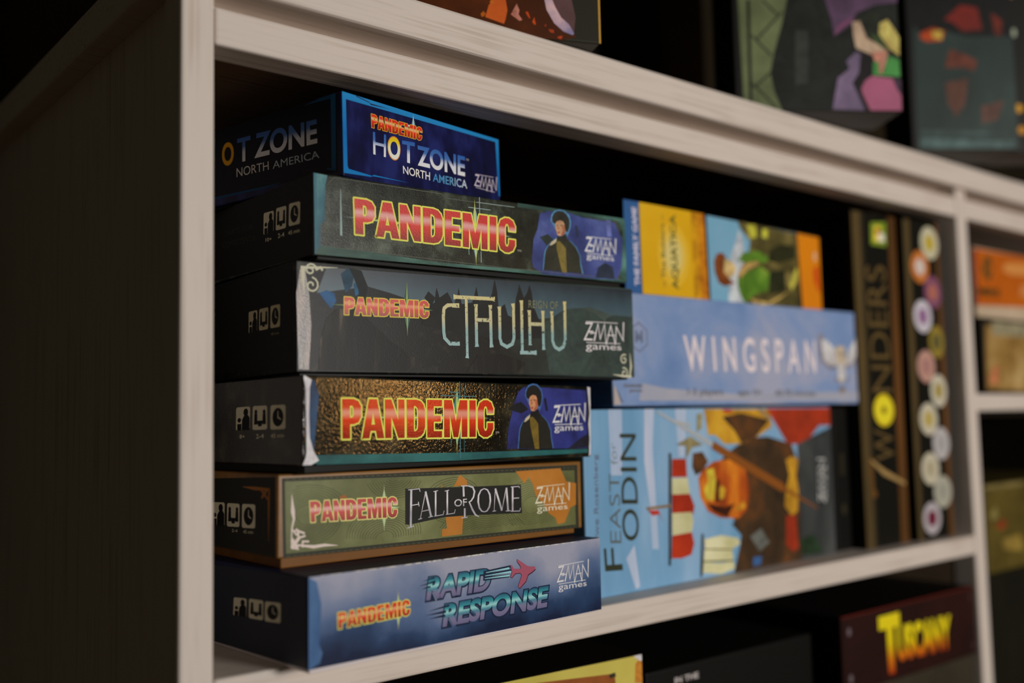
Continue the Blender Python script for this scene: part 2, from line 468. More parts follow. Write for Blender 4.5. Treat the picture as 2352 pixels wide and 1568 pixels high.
def icons(face, quads, mat, dark, k=1, caps=(), round_=True):
    """Three white pictogram squares: age, players, clock."""
    for j, q in enumerate(quads):
        m = lambda pts: [qmap(q, *p) for p in pts]
        sq = m([(.08,0),(.92,0),(1,.06),(1,.94),(.92,1),(.08,1),(0,.94),(0,.06)])
        it = [(mat, sq)]
        def disc(cx, cy, rx, ry): return m(ellipse(cx, cy, rx, ry, 14))
        if j == 0:
            it += [(dark, disc(.70, .76, .17, .17)), (dark, m([(.42,0),(.98,0),(.98,.52),(.86,.64),(.58,.62),(.44,.45)])), (dark, disc(.24, .44, .13, .1)), (dark, m([(.1,0),(.4,0),(.4,.28),(.1,.28)]))]
        elif j == 1:
            it += [(dark, disc(.22, .74, .10, .11)), (dark, disc(.80, .74, .10, .11)), (dark, m([(.10,.22),(.34,.22),(.32,.66),(.12,.66)])), (dark, m([(.68,.22),(.92,.22),(.90,.66),(.70,.66)])), (dark, m([(.30,.38),(.72,.38),(.62,.14),(.40,.14)]))]
        else:
            it += [(dark, disc(.5, .5, .37, .39)), (mat, m([(.47,.48),(.53,.48),(.52,.76),(.48,.76)])), (mat, m([(.48,.47),(.70,.38),(.71,.42),(.50,.53)]))]
        art(face, 'pictogram', it, k)
    for body, q in caps:
        text(face, 'small_print', body, q, mat, k, 0.01)
def rect(q, s0, s1, t0, t1):
    return [qmap(q, s0, t0), qmap(q, s1, t0), qmap(q, s1, t1), qmap(q, s0, t1)]
def scroll(cx, cy, r, turns, n, a0=0.0, sgn=1):
    out = []
    for i in range(n):
        f = i / (n - 1.0); a = a0 + sgn * turns * 2 * math.pi * f
        out.append((cx + r * (1 - f * .85) * math.cos(a), cy + r * (1 - f * .85) * math.sin(a)))
    return out

# ================================================================== stack of six
STACK = 'board games lying flat in the stack by the bookcase post'
# ---- blue-sky box at the bottom
sky_print = noise_mat('storm_blue_print', [(0.30, (26, 46, 84)), (0.44, (62, 88, 134)), (0.56, (104, 122, 160)), (0.70, (150, 152, 176))], 16, (1.4, 1, .55), 4, rough=0.3, spec=0.5, distort=0.6)
e, lid, tray = game_box('board_game', 'pale blue cloud-printed game box with a pink aeroplane, lowest of the stack', [0.1201, -0.0740, 0.0618, 0.6793, 0.0065, 0.1431, -0.0061], 0.20, ink((20, 27, 56)), ink((196, 188, 190)), 0.0065, STACK, inset=-0.0002)  # navy lid kept dark: shadow on its top is in the colour
f = Face(lid); s = Face(lid, 'side')
storm = grad_mat('storm_front_print', [(0.0, (18, 30, 58)), (0.25, (36, 58, 92)), (0.5, (76, 96, 132)), (0.75, (112, 124, 152)), (1.0, (146, 148, 166))], 2, 1.5, 20, rough=0.32, spec=0.4)
art(f, 'artwork', [(storm, [(0.25, 0.25), (200.15, 0.25), (200.15, 41.96), (0.25, 41.96)])], 0)
art(f, 'edge_glow', [(noise_mat('edge_glow_print', [(.35, (40, 72, 118)), (.55, (70, 104, 146)), (.75, (150, 150, 160))], 60, (1, 1, .2)), [(0.25, 0.27), (6.18, 2.42), (7.61, 6.77), (5.87, 10.73), (6.99, 29.01), (4.60, 39.50), (0.25, 41.96)])], 1)
strokes(f, 'worn_edge', noise_mat('worn_edge_highlight', [(.4, (110, 116, 140)), (.6, (226, 206, 190))], 300), [([(6.79, 41.96), (51.25, 41.69), (119.50, 41.90), (184.15, 41.64)], [.2, .5, .6, .3])], 2)  # pale stroke: speckled wear plus the edge's highlight, painted in
RQ = [(16.17, 16.36), (58.16, 17.00), (57.99, 24.48), (15.97, 23.69)]
burst(f, *[(51.05, 20.17)][0], 9.5, 1.0, 24, 7, ink((120, 150, 150)), yellow_line, 1)
block_title(f, 'PANDEMIC', RQ, red_title('red_print_small', (200, 44, 22), (232, 150, 110), (206, 40, 22), (140, 16, 12)), yellow_line, 0.42, 4)
teal = grad_mat('teal_chrome_print', [(0.0, (96, 92, 128)), (0.30, (112, 108, 140)), (0.46, (60, 120, 140)), (0.60, (140, 196, 196)), (0.76, (44, 134, 146)), (1.0, (20, 70, 100))], 2)
navy = ink((14, 32, 58))
c5 = [(68.29, 22.59), (111.03, 22.53), (113.32, 34.02), (70.38, 34.08)]
text(f, 'subtitle_shadow', 'RAPID', c5, navy, 2, 0.04, 0.05, 1.0, (0.15, -0.25))
text(f, 'subtitle', 'RAPID', c5, teal, 4, 0.04, 0, 1.0)
c6 = [(78.65, 7.75), (154.22, 7.71), (156.26, 19.62), (80.70, 19.32)]
text(f, 'subtitle_shadow', 'RESPONSE', c6, navy, 2, 0.04, 0.05, 1.0, (0.15, -0.25))
text(f, 'subtitle', 'RESPONSE', c6, teal, 4, 0.04, 0, 1.0)
pale_teal = ink((136, 188, 196))
strokes(f, 'speed_lines', navy, [([(64.50, 30.20), (74.46, 31.44)], [.1, 1.2]), ([(66.60, 32.37), (73.96, 33.34)], [.1, 1.0]), ([(66.03, 28.61), (71.26, 29.18)], [.1, 1.2]), ([(68.46, 15.18), (81.18, 15.44)], [.1, 1.4]), ([(70.57, 17.11), (83.38, 18.22)], [.1, 1.2]), ([(70.52, 13.28), (80.61, 13.47)], [.1, 1.4]), ([(107.15, 32.04), (126.74, 32.99)], [1.8, 1.8]), ([(107.12, 30.34), (127.30, 30.87)], [1.8, 1.8]), ([(107.09, 28.73), (126.03, 28.39)], [1.8, 1.8])], 5)
strokes(f, 'contrail', pale_teal, [([(108.89, 31.93), (126.00, 32.45)], [.3, 1.0]), ([(108.28, 30.29), (127.29, 30.39)], [.3, 1.0]), ([(107.96, 28.88), (126.03, 28.52)], [.3, 1.0])], 6)
art(f, 'aeroplane_print', [(ink((70, 34, 52)), [(132.45, 35.98), (139.37, 31.74), (142.06, 30.87), (145.46, 30.32), (145.94, 29.24), (143.05, 27.77), (140.18, 26.76), (138.53, 23.54), (133.54, 20.26), (132.59, 21.61), (135.51, 26.99), (134.30, 28.54), (130.61, 28.70), (128.00, 26.81), (126.91, 27.28), (128.06, 29.47), (127.11, 33.30), (127.97, 33.42), (129.63, 31.27), (134.79, 30.70), (134.22, 32.44), (131.93, 34.98)]), (ink((150, 76, 96)), [(132.03, 36.73), (139.08, 32.44), (141.70, 31.63), (145.05, 31.35), (145.97, 30.00), (142.75, 28.48), (139.89, 27.46), (138.24, 24.11), (133.18, 20.66), (132.35, 22.08), (135.21, 27.56), (134.01, 29.02), (130.31, 29.17), (127.82, 27.18), (126.62, 27.66), (127.89, 29.93), (126.76, 33.86), (127.80, 33.88), (129.27, 31.74), (134.56, 31.16), (134.10, 32.98), (131.70, 35.44)])], 7)
zman(f, [(162.43, 14.96), (189.23, 14.55), (189.79, 30.66), (162.90, 30.47)], ink((206, 204, 206)), True, 0.95, 6)
art(s, 'side_panel_print', [(ink((38, 42, 54)), [(-94.23, 0.25), (-2.21, 0.71), (-2.20, 41.67), (-95.10, 39.38)])], 0)
icons(s, [[(-71.14, 16.09), (-57.45, 16.78), (-57.26, 26.00), (-70.52, 25.19)], [(-54.91, 16.77), (-40.90, 17.42), (-40.69, 26.88), (-54.72, 26.29)], [(-39.15, 17.25), (-24.35, 18.19), (-24.13, 27.61), (-38.94, 26.75)]], icon_white, icon_black)


# ---- olive map box
gold_edge = noise_mat('gold_edge_card', [(.3, (84, 54, 16)), (.7, (140, 96, 38))], 30, (.3, 1, 1), rough=0.32, spec=0.5)
e, lid, tray = game_box('board_game', 'olive map-printed game box with gold edges and black title ribbon', [0.1195, 0.0278, 0.0036, 0.6896, 0.1677, 0.1371, -0.0109], 0.26, gold_edge, noise_mat('brown_card', [(.3, (86, 52, 12)), (.7, (126, 80, 22))], 20, (.3, 1, 1)), 0.0181, STACK)
f = Face(lid); s = Face(lid, 'side')
olive = noise_mat('olive_map_print', [(.32, (70, 72, 42)), (.5, (96, 100, 60)), (.68, (122, 126, 84))], 20, (1, 1, 1), 7, rough=0.36)
art(f, 'map_print', [(ink((40, 42, 30)), [(3.12, 0.25), (200.74, 0.25), (200.29, 38.31), (2.08, 38.63)]), (olive, [(4.63, 2.19), (198.14, 2.26), (197.78, 35.14), (3.63, 37.02)])], 0)
ochre = noise_mat('ochre_land', [(.3, (160, 98, 22)), (.7, (178, 116, 40))], 40)
for it in [(ochre, [(150.68, 36.26), (186.06, 36.80), (190.62, 28.62), (198.79, 27.20), (198.45, 14.27), (193.82, 12.80), (188.83, 4.05), (182.92, 3.61), (181.25, 7.58), (176.08, 10.48), (172.74, 15.80), (166.01, 21.27), (163.89, 28.13), (160.60, 32.50), (157.17, 28.87)]),
                      (ochre, [(109.98, 36.07), (114.98, 32.82), (115.25, 30.01), (105.73, 29.66), (107.74, 32.35)]), (ochre, [(100.16, 13.85), (112.34, 13.83), (111.41, 3.20), (97.63, 2.96), (97.67, 7.00), (101.07, 7.14)]), (ochre, [(96.91, 31.11), (98.66, 30.24), (97.87, 29.49)]),
                      (ink((150, 90, 40)), [(33.96, 28.04), (37.30, 28.95), (38.99, 26.31), (34.79, 25.82)])]:
    art(f, 'land_print', [it], 2)
cont = []
wF, hF = 203.42, 40.46
for cx, cy, n, r0, dr in ((.30, .12, 12, 4, 1.15), (.62, -.15, 16, 8, 1.1), (.33, .95, 10, 3, 1.2), (.08, .5, 9, 5, 1.3), (.80, .4, 9, 5, 1.3), (.52, .55, 8, 4, 1.3)):
    for i in range(n):
        r = r0 + i * dr; run = []
        for j in range(49):
            a = 2 * math.pi * j / 48 + cx
            p = (cx * wF + r * (1.35 + .08 * math.sin(3 * a)) * math.cos(a), cy * hF + r * (1 + .06 * math.sin(2 * a + i * .2)) * math.sin(a))
            ok = .035 * wF < p[0] < .965 * wF and .12 * hF < p[1] < .86 * hF
            if ok: run.append(p)
            if (not ok or j == 48) and len(run) > 1: cont.append((run, 0.26)); run = []
            elif not ok: run = []
strokes(f, 'contour_lines', ink((62, 66, 36)), cont, 1)
chain = {0: [], 1: []}
A, B_, C_, D_ = [(4.49, 0.69), (198.95, 0.98), (198.30, 36.62), (3.47, 38.01)]
for i in range(56):
    t0, t1 = (i + .15) / 56, (i + .75) / 56
    for row, (a, b) in enumerate(((A, B_), (D_, C_))):
        chain[row].append(([tuple(Vector(a).lerp(Vector(b), t0)), tuple(Vector(a).lerp(Vector(b), t1))], 0.35))
for row in chain.values(): strokes(f, 'border_chain', ink((78, 74, 52)), row, 1)
art(f, 'title_ribbon', [(ink((16, 17, 13)), [(73.84, 11.42), (75.82, 10.87), (99.29, 13.38), (117.51, 13.22), (155.15, 11.94), (154.57, 28.52), (123.22, 28.90), (73.94, 30.03)])], 3)
FQ = [(17.94, 16.37), (68.68, 15.50), (68.54, 25.93), (17.26, 26.61)]
burst(f, *[(60.62, 20.60)][0], 12.5, 1.1, 40, 10, ink((150, 172, 130)), ink((196, 212, 160)), 2)
block_title(f, 'PANDEMIC', FQ, red_title('red_print_pink', (176, 44, 44), (226, 150, 150), (186, 52, 50), (120, 26, 28)), ink((214, 208, 128)), 0.5, 4)
silver = grad_mat('silver_print', [(0, (176, 172, 182)), (.4, (150, 146, 154)), (.6, (206, 200, 208)), (1, (180, 176, 186))], 2)
W1, T1 = 1.25, .45
SG = [([(77.66, 29.64), (77.20, 9.74)], W1), ([(75.67, 29.33), (82.94, 29.55), (83.34, 28.03)], T1), ([(77.62, 21.00), (82.48, 21.45)], T1), ([(82.14, 22.71), (82.68, 20.20)], T1), ([(74.82, 9.22), (79.40, 10.03)], T1),
      ([(86.89, 27.60), (83.34, 13.42)], T1), ([(86.89, 27.93), (90.48, 14.18)], W1), ([(84.63, 17.47), (89.38, 18.00)], T1), ([(82.08, 13.30), (84.61, 13.75)], T1), ([(88.68, 14.01), (91.77, 14.39)], T1),
      ([(93.58, 27.93), (93.47, 14.61)], W1 * .9), ([(92.13, 27.58), (95.14, 28.02)], T1), ([(92.54, 14.33), (98.52, 14.78), (99.22, 16.96)], T1),
      ([(101.43, 27.70), (101.31, 14.93)], W1 * .9), ([(99.74, 27.44), (102.60, 27.89)], T1), ([(100.36, 14.74), (106.19, 15.12), (106.74, 17.12)], T1),
      ([(112.53, 29.41), (112.73, 23.82)], W1), ([(113.31, 17.36), (113.25, 12.44)], W1), ([(110.87, 12.09), (115.20, 12.22)], T1), ([(110.91, 29.70), (115.52, 29.66), (119.07, 28.66), (120.31, 26.22), (119.55, 23.23), (117.88, 21.17), (116.06, 20.50)], [.5, .6, 1.0, 1.2, 1.0, .8, .5]), ([(116.50, 20.60), (118.64, 16.38), (120.80, 13.22), (123.27, 11.98)], [.8, 1.2, 1.1, .4]),
      ([(127.22, 27.53), (124.86, 26.64), (123.15, 23.90), (122.83, 20.45), (123.62, 16.94), (125.26, 15.01), (127.20, 14.45)], [.5, .8, 1.1, 1.2, 1.1, .8, .5]), ([(127.22, 27.53), (129.62, 26.62), (131.28, 23.91), (131.62, 20.38), (130.89, 17.14), (129.17, 14.94), (127.20, 14.45)], [.5, .8, 1.1, 1.2, 1.1, .8, .5]),
      ([(135.30, 27.13), (134.25, 14.53)], T1), ([(135.30, 27.13), (139.97, 14.39)], W1), ([(139.97, 14.39), (143.36, 27.17)], T1), ([(143.54, 27.17), (144.60, 14.09)], W1), ([(133.12, 14.38), (135.68, 14.52)], T1), ([(142.85, 13.89), (146.46, 13.93)], T1),
      ([(148.21, 27.25), (147.98, 13.75)], W1), ([(146.87, 27.45), (153.06, 27.46), (153.52, 26.54)], T1), ([(148.22, 20.86), (153.06, 20.86)], T1), ([(146.63, 13.52), (153.39, 13.31), (153.90, 15.07)], T1)]
strokes(f, 'subtitle', silver, SG, 5)
text(f, 'subtitle', 'OF', [(106.12, 18.61), (114.84, 18.55), (114.89, 22.63), (106.16, 22.60)], silver, 5, 0.01)
zman(f, [(165.23, 11.02), (193.18, 11.11), (193.60, 27.97), (165.57, 27.55)], ink((220, 206, 180)), True, 1.0, 6)
pinkw = ink((206, 190, 182))
strokes(f, 'corner_ornament', pinkw, [([(7.39, 30.54), (8.06, 22.10), (8.63, 18.56), (7.49, 13.76)], [.2, 2.2, 1.2, .8]), ([(10.65, 5.83), (19.35, 4.25), (25.79, 4.55), (33.17, 3.78)], [.8, 1.6, 1.4, .2]), ([(7.52, 8.88), (10.66, 4.30)], 1.8), ([(11.41, 9.26), (7.55, 4.57)], 1.8),
   ([(7.49, 13.76), (10.23, 10.76), (11.40, 12.06), (10.22, 13.41), (9.05, 12.59)], .9), ([(14.95, 10.03), (11.41, 9.26), (10.61, 12.82), (14.55, 11.12)], 1.0), ([(16.94, 7.06), (13.39, 7.35), (13.40, 4.90), (15.76, 5.05)], .9), ([(7.49, 13.76), (7.39, 4.58), (11.44, 3.81)], .7)], 3)
icons(s, [[(-77.59, 11.59), (-61.05, 11.58), (-60.86, 24.13), (-77.58, 23.54)], [(-57.91, 11.79), (-42.61, 12.46), (-42.55, 24.32), (-57.88, 23.99)], [(-39.63, 12.31), (-24.33, 13.00), (-24.25, 24.88), (-39.57, 24.46)]], icon_white, icon_black)
text(s, 'small_print', '2-4', [(-51.81, 9.33), (-45.05, 9.59), (-44.75, 11.04), (-51.51, 10.85)], icon_white, 1)
text(s, 'small_print', '45 min', [(-38.09, 9.60), (-26.65, 10.08), (-26.36, 11.83), (-37.80, 11.38)], icon_white, 1)
art(s, 'side_panel_print', [(ink((30, 30, 24)), [(-76.94, 0.25), (-2.08, 0.57), (-2.67, 39.25), (-78.34, 36.26)])], 0)
strokes(s, 'corner_ornament', ink((150, 96, 40)), [([(-38.94, 33.21), (-25.20, 32.88), (-9.74, 32.93)], [.3, 1.8, 1.2]), ([(-8.99, 33.64), (-9.32, 26.18), (-9.31, 7.30)], [1.2, 2.0, .3]), ([(-10.50, 33.24), (-17.30, 28.52)], 1.6), ([(-18.14, 32.60), (-10.41, 28.16)], 1.4)], 1)

# ---- worn dark box with a white-scuffed edge
moss_w = noise_mat('dark_bronze_print', [(.38, (12, 13, 11)), (.52, (28, 28, 22)), (.68, (58, 54, 40))], 60, (1, 1, 1), 8, rough=0.12, spec=0.7, bump=0.34, bscale=620.0)
e, lid, tray = game_box('board_game', 'dark game box with big red title and white-scuffed corners, third from the bottom', [0.1441, -0.0119, 0.0651, 0.7016, 0.3191, 0.1486, -0.0202], 0.27, moss_w, BLACK, 0.0143, STACK)
f = Face(lid); s = Face(lid, 'side')
bl2 = noise_mat('indigo_print', [(.3, (26, 30, 72)), (.6, (46, 54, 124))], 50, rough=0.3, bump=0.3)
tl2 = noise_mat('teal_edge_print', [(.3, (14, 50, 56)), (.6, (44, 104, 104))], 40, (.5, 1, 1), rough=0.3)
art(f, 'border', [(tl2, [(2.20, 3.55), (8.74, 0.25), (98.07, 0.27), (203.78, 2.71), (203.83, 4.94), (98.09, 4.60), (6.22, 4.99)]), (noise_mat('blue_edge_print', [(.3, (20, 26, 44)), (.6, (40, 74, 110))], 40, rough=.3), [(3.61, 6.30), (6.22, 4.85), (9.12, 34.40), (6.56, 41.42), (4.52, 41.71), (3.23, 34.27)])], 0)
art(f, 'artwork', [(bl2, [(135.01, 6.01), (136.25, 17.17), (140.99, 32.22), (144.54, 39.02), (149.28, 42.10), (166.14, 42.12), (203.25, 41.31), (203.83, 5.39)]), (ink((18, 20, 24)), [(136.35, 28.81), (142.15, 32.24), (146.82, 33.15), (152.68, 29.00), (146.75, 26.40)]), (ink((18, 20, 40)), [(165.42, 35.19), (167.28, 36.09), (169.01, 28.33), (167.16, 27.88)]), (ink((24, 24, 40)), [(185.58, 5.22), (203.85, 6.28), (204.02, 14.33), (197.36, 11.70)])], 1)
person_print(f, [(144.43, 6.11), (172.75, 5.68), (173.34, 43.60), (144.82, 42.82)], 2, (ink((22, 20, 17)), ink((196, 130, 92)), ink((160, 92, 62)), ink((26, 25, 19)), ink((112, 92, 30)), ink((58, 96, 150))))
PQ = [(22.79, 12.75), (124.40, 13.11), (124.55, 33.60), (22.33, 32.67)]
tealglow = ink((56, 130, 132)); 
burst(f, *[(97.62, 23.59)][0], 20, 1.5, 70, 24, tealglow, yellow_line, 1)
strokes(f, 'glint_lines', ink((70, 120, 130)), [([(91.96, 37.78), (99.22, 37.55)], .4), ([(85.84, 35.67), (110.89, 35.63)], .4), ([(99.45, 43.55), (99.95, 1.41)], .5), ([(102.91, 40.44), (102.78, 4.52)], .25), ([(92.96, 18.84), (93.45, 7.83)], .3)], 2)
block_title(f, 'PANDEMIC', PQ, red_title('red_print_orange', (192, 42, 22), (222, 140, 120), (206, 52, 20), (140, 30, 14), bump=0.16, rough=0.15), yellow_line, 0.85, 4)
text(f, 'trademark', 'TM', [(126.08, 14.90), (128.88, 14.97), (128.88, 15.95), (126.09, 15.88)], GREYW, 4)
zman(f, [(172.65, 15.19), (201.66, 15.60), (202.29, 33.54), (172.92, 32.54)], logo_white, True, 1.15, 6)
scuff = noise_mat('torn_paper', [(.3, (180, 172, 180)), (.7, (226, 216, 220))], 200)
for it in [(scuff, [(0.25, 43.60), (0.82, 43.60), (4.76, 41.71), (3.75, 37.80), (3.52, 25.15), (4.08, 13.26), (6.36, 6.95), (9.36, 2.34), (5.07, 0.25), (0.25, 0.25), (1.80, 3.55), (2.32, 6.32), (1.97, 20.25), (1.32, 37.74), (0.25, 42.22)]), (scuff, [(204.12, 43.60), (206.71, 43.23), (206.71, 29.64), (206.43, 1.77), (204.77, 0.25), (205.57, 11.64), (204.69, 20.61), (205.89, 26.92), (205.26, 35.03)])]:
    art(f, 'worn_edge', [it], 3, 'white scuffed paper edge')
icons(s, [[(-66.06, 17.30), (-51.19, 17.70), (-51.17, 29.82), (-66.23, 29.60)], [(-48.28, 17.53), (-33.42, 17.77), (-33.79, 29.89), (-48.41, 29.90)], [(-30.24, 17.60), (-15.58, 17.83), (-15.77, 29.84), (-30.33, 29.87)]], icon_white, icon_black,
      caps=[('8+', [(-61.83, 13.11), (-56.47, 13.25), (-56.54, 15.27), (-61.90, 15.15)]), ('2-4', [(-44.53, 13.08), (-36.62, 13.36), (-36.69, 15.61), (-44.61, 15.36)]), ('45 min', [(-29.56, 13.34), (-16.79, 13.73), (-16.84, 15.65), (-29.62, 15.44)])])

# ---- dark green box with tall thin lettering
bark = grad_mat('night_town_print', [(0.0, (10, 11, 9)), (0.5, (15, 17, 15)), (0.72, (42, 52, 48)), (1.0, (70, 84, 78))], 0, 0.4, 45, rough=0.36, spec=0.15, blotch=((52, 48, 40), 160, .56, .85), bump=0.1)
e, lid, tray = game_box('board_game', 'dark green game box with tall thin lettering and castle skyline, widest of the stack', [0.1545, 0.0284, -0.0433, 0.7912, 0.4731, 0.1931, -0.0012], 0.22, bark, BLACK, 0.0054, STACK)
f = Face(lid); s = Face(lid, 'side')
art(s, 'side_panel_print', [(ink((12, 13, 11)), [(-112.25, 4.75), (-3.94, 2.17), (-4.01, 56.70), (-112.78, 56.70)])], 0)
night = grad_mat('night_sky_print', [(0, (64, 90, 100)), (.5, (42, 68, 80)), (1, (16, 32, 44))], 2, 0.8, 50, rough=0.36, spec=0.3)
art(f, 'artwork', [(night, [(11.70, 40.69), (17.12, 54.13), (232.91, 56.26), (231.26, 33.60), (214.20, 38.93), (196.97, 43.07), (178.82, 41.15), (171.09, 35.92), (139.54, 31.66), (94.94, 34.17), (74.20, 38.39), (54.35, 43.29), (40.95, 45.84)]),
    (ink((40, 80, 120)), [(13.03, 40.77), (17.04, 42.48), (21.52, 41.28), (22.57, 37.24), (19.66, 32.98), (16.11, 36.87)]), (ink((34, 66, 86)), [(25.23, 51.44), (29.84, 55.11), (33.53, 53.72), (31.60, 45.23), (27.89, 41.67)]), (ink((34, 80, 110)), [(32.54, 46.96), (35.34, 47.99), (37.15, 42.24), (33.41, 40.34)]),
    (ink((20, 26, 26)), [(29.84, 55.11), (37.27, 54.00), (40.95, 45.84), (38.98, 37.32), (36.13, 33.82), (35.30, 43.80), (32.57, 50.30)])], 0)
dk = ink((20, 20, 17)); dk2 = ink((44, 58, 54))
art(f, 'skyline_print', [(dk, [(74.15, 35.77), (82.44, 39.72), (83.05, 45.05), (83.83, 48.19), (84.82, 45.15), (85.61, 42.55), (90.92, 45.97), (93.50, 42.12), (95.03, 38.63), (95.94, 41.36), (97.49, 44.14), (98.45, 49.13), (99.42, 43.80), (100.41, 39.82), (107.50, 41.11), (108.66, 43.89), (110.67, 50.37), (111.97, 44.08), (112.70, 42.30), (114.72, 43.33), (120.35, 44.57), (121.54, 47.40), (123.56, 55.83), (125.20, 48.55), (126.09, 38.44), (130.51, 41.45), (132.65, 35.07), (137.25, 33.42), (138.74, 45.64), (139.99, 48.53), (141.31, 53.78), (143.53, 48.74), (144.64, 45.98), (147.09, 48.96), (149.02, 53.82), (150.69, 49.18), (151.67, 41.65), (156.23, 32.38), (163.53, 31.74), (164.50, 23.18), (127.69, 20.09), (74.01, 27.06)]),
    (dk, [(75.78, 41.98), (78.41, 45.64), (83.00, 42.40), (80.34, 37.85)]), (dk2, [(176.28, 41.02), (189.11, 42.17), (200.79, 39.29), (208.61, 34.16), (210.06, 36.73), (215.57, 39.00), (232.18, 38.76), (231.25, 0.25), (162.59, 1.24), (157.38, 30.53)])], 1)
grain = noise_mat('streaked_bark_print', [(.48, (11, 12, 10)), (.62, (34, 31, 26)), (.78, (112, 98, 82))], 70, (1.8, 1, .25), 8, rough=0.4, spec=.15, bump=.1)
glare_grain = noise_mat('pink_glare_bark_print', [(.40, (36, 32, 28)), (.56, (104, 84, 70)), (.72, (176, 140, 118))], 60, (2.2, 1, .3), 8, rough=0.3, spec=.5, bump=.3)  # pink streaks paint warm glare over the bark texture at the left edge
art(f, 'tentacle_glare_print', [(glare_grain, [(1.53, 1.77), (7.12, 1.69), (8.54, 24.34), (7.32, 40.42), (5.20, 53.22), (2.60, 53.02), (0.40, 39.99)]), (grain, [(12.35, 1.52), (63.61, 1.81), (73.68, 6.26), (54.03, 17.75), (40.77, 29.03), (33.34, 33.68), (22.36, 33.12), (16.94, 27.95), (13.32, 16.45)]), (grain, [(102.86, 1.44), (136.39, 0.94), (145.94, 7.58), (127.50, 12.74), (110.69, 11.44)])], 2)
CQ = [(27.06, 30.47), (78.37, 30.92), (78.32, 40.19), (27.14, 39.48)]
burst(f, *[(64.68, 35.29)][0], 15, 1.2, 48, 17, ink((60, 90, 84)), ink((160, 176, 90)), 3)
block_title(f, 'PANDEMIC', CQ, red_title('red_print_dark', (186, 30, 16), (214, 120, 96), (196, 32, 18), (110, 8, 8)), ink((212, 190, 70)), 0.5, 4)
weath = grad_mat('weathered_letter_print', [(0, (138, 170, 172)), (.42, (120, 156, 154)), (.58, (176, 172, 130)), (1, (192, 180, 120))], 2, .12, 60, blotch=((28, 26, 20), 520, .60, .66))
LW = 2.05
def serif(a, b): return ([a, b], [2.9, 2.0])
CT = [([(98.53, 38.88), (90.68, 38.60), (88.29, 36.76), (87.82, 32.12), (87.97, 23.59), (88.46, 20.33), (91.85, 17.31), (98.50, 17.51)], [2.6, LW, LW, LW, LW, LW, LW, 2.3]), ([(94.72, 43.56), (96.51, 43.57), (121.66, 43.95), (123.34, 43.87)], [3.0, LW, LW, 2.9]), ([(103.32, 43.23), (103.45, 11.17), (103.30, 9.51)], [1.9, 1.7, 2.6]),
      ([(109.84, 40.23), (110.01, 38.55), (109.97, 18.03), (110.13, 16.08)], [2.8, LW, LW, 2.9]), ([(119.90, 40.26), (120.03, 38.73), (120.13, 18.33), (120.37, 16.03)], [2.8, LW, LW, 2.9]), ([(110.18, 31.41), (120.11, 31.52)], LW),
      ([(126.33, 39.75), (126.50, 38.04), (126.43, 21.60), (127.37, 18.38), (131.37, 16.61), (135.28, 18.45), (136.54, 21.94), (136.58, 39.94), (136.20, 42.07)], [2.8, LW, LW, LW, LW, LW, LW, LW, 2.8]),
      ([(142.49, 44.27), (142.66, 42.36), (142.44, 13.63)], [2.8, LW, LW]), ([(140.78, 13.59), (150.69, 13.73), (153.15, 13.79)], [LW, LW, 2.9]),
      ([(148.21, 38.79), (148.37, 36.70), (148.37, 19.54), (148.51, 18.07)], [2.8, LW, LW, 2.6]), ([(158.52, 38.96), (158.55, 36.83), (158.51, 17.38), (158.64, 15.62)], [2.8, LW, LW, 2.6]), ([(148.51, 30.67), (158.46, 30.73)], LW),
      ([(165.46, 38.95), (165.54, 37.17), (165.60, 21.13), (167.09, 17.62), (170.51, 16.11), (173.82, 17.81), (175.49, 21.80), (175.72, 43.08), (175.61, 45.42)], [2.8, LW, LW, LW, LW, LW, LW, LW, 2.8])]
strokes(f, 'subtitle', weath, CT, 5)
text(f, 'subtitle', 'REIGN OF', [(147.80, 40.18), (170.22, 40.34), (170.36, 45.02), (147.93, 44.68)], ink((120, 122, 92)), 6, -0.005)
zman(f, [(190.12, 15.72), (223.98, 15.87), (224.75, 34.86), (190.81, 35.26)], ink((222, 206, 208)), True, 1.15, 6)
orn = ink((186, 184, 160))
o1, o2 = [(8.25, 52.23), (8.65, 44.39)]
o3, o4 = [(223.79, 11.22), (223.72, 2.75)]
strokes(f, 'corner_ornament', orn, [([(3.03, 53.05), (12.66, 53.79), (23.43, 54.45)], [1.6, 1.0, .2]), ([(3.90, 53.92), (4.04, 46.67), (4.71, 40.26)], [2.4, 1.6, .3]), (scroll(o1[0], o1[1], 3.6, 1.3, 16), .9), (scroll(o2[0], o2[1], 4.2, 1.3, 16, 1.5, -1), .9), ([(10.89, 52.43), (13.73, 53.87), (14.87, 52.32)], 1.2)], 4)
strokes(f, 'corner_ornament', orn, [([(229.09, 15.19), (229.73, 7.08), (228.50, 0.99)], [.3, 1.6, 1.2]), ([(214.10, 1.63), (222.26, 0.72), (229.87, 0.50)], [.3, 1.4, 1.6]), (scroll(o3[0], o3[1], 3.4, 1.3, 16, 1.0), .9), (scroll(o4[0], o4[1], 3.4, 1.3, 16, 2.0, -1), .9)], 4)
icons(s, [[(-59.12, 24.49), (-47.77, 24.67), (-47.19, 36.23), (-59.12, 36.30)], [(-44.99, 24.81), (-33.20, 24.77), (-32.98, 36.26), (-44.78, 36.36)], [(-30.36, 24.81), (-18.40, 24.71), (-18.17, 36.37), (-29.96, 36.53)]], ink((170, 160, 130)), icon_black)
text(s, 'small_print', '40 min', [(-29.67, 20.97), (-19.62, 21.02), (-19.61, 22.45), (-29.67, 22.43)], ink((120, 115, 95)), 1)

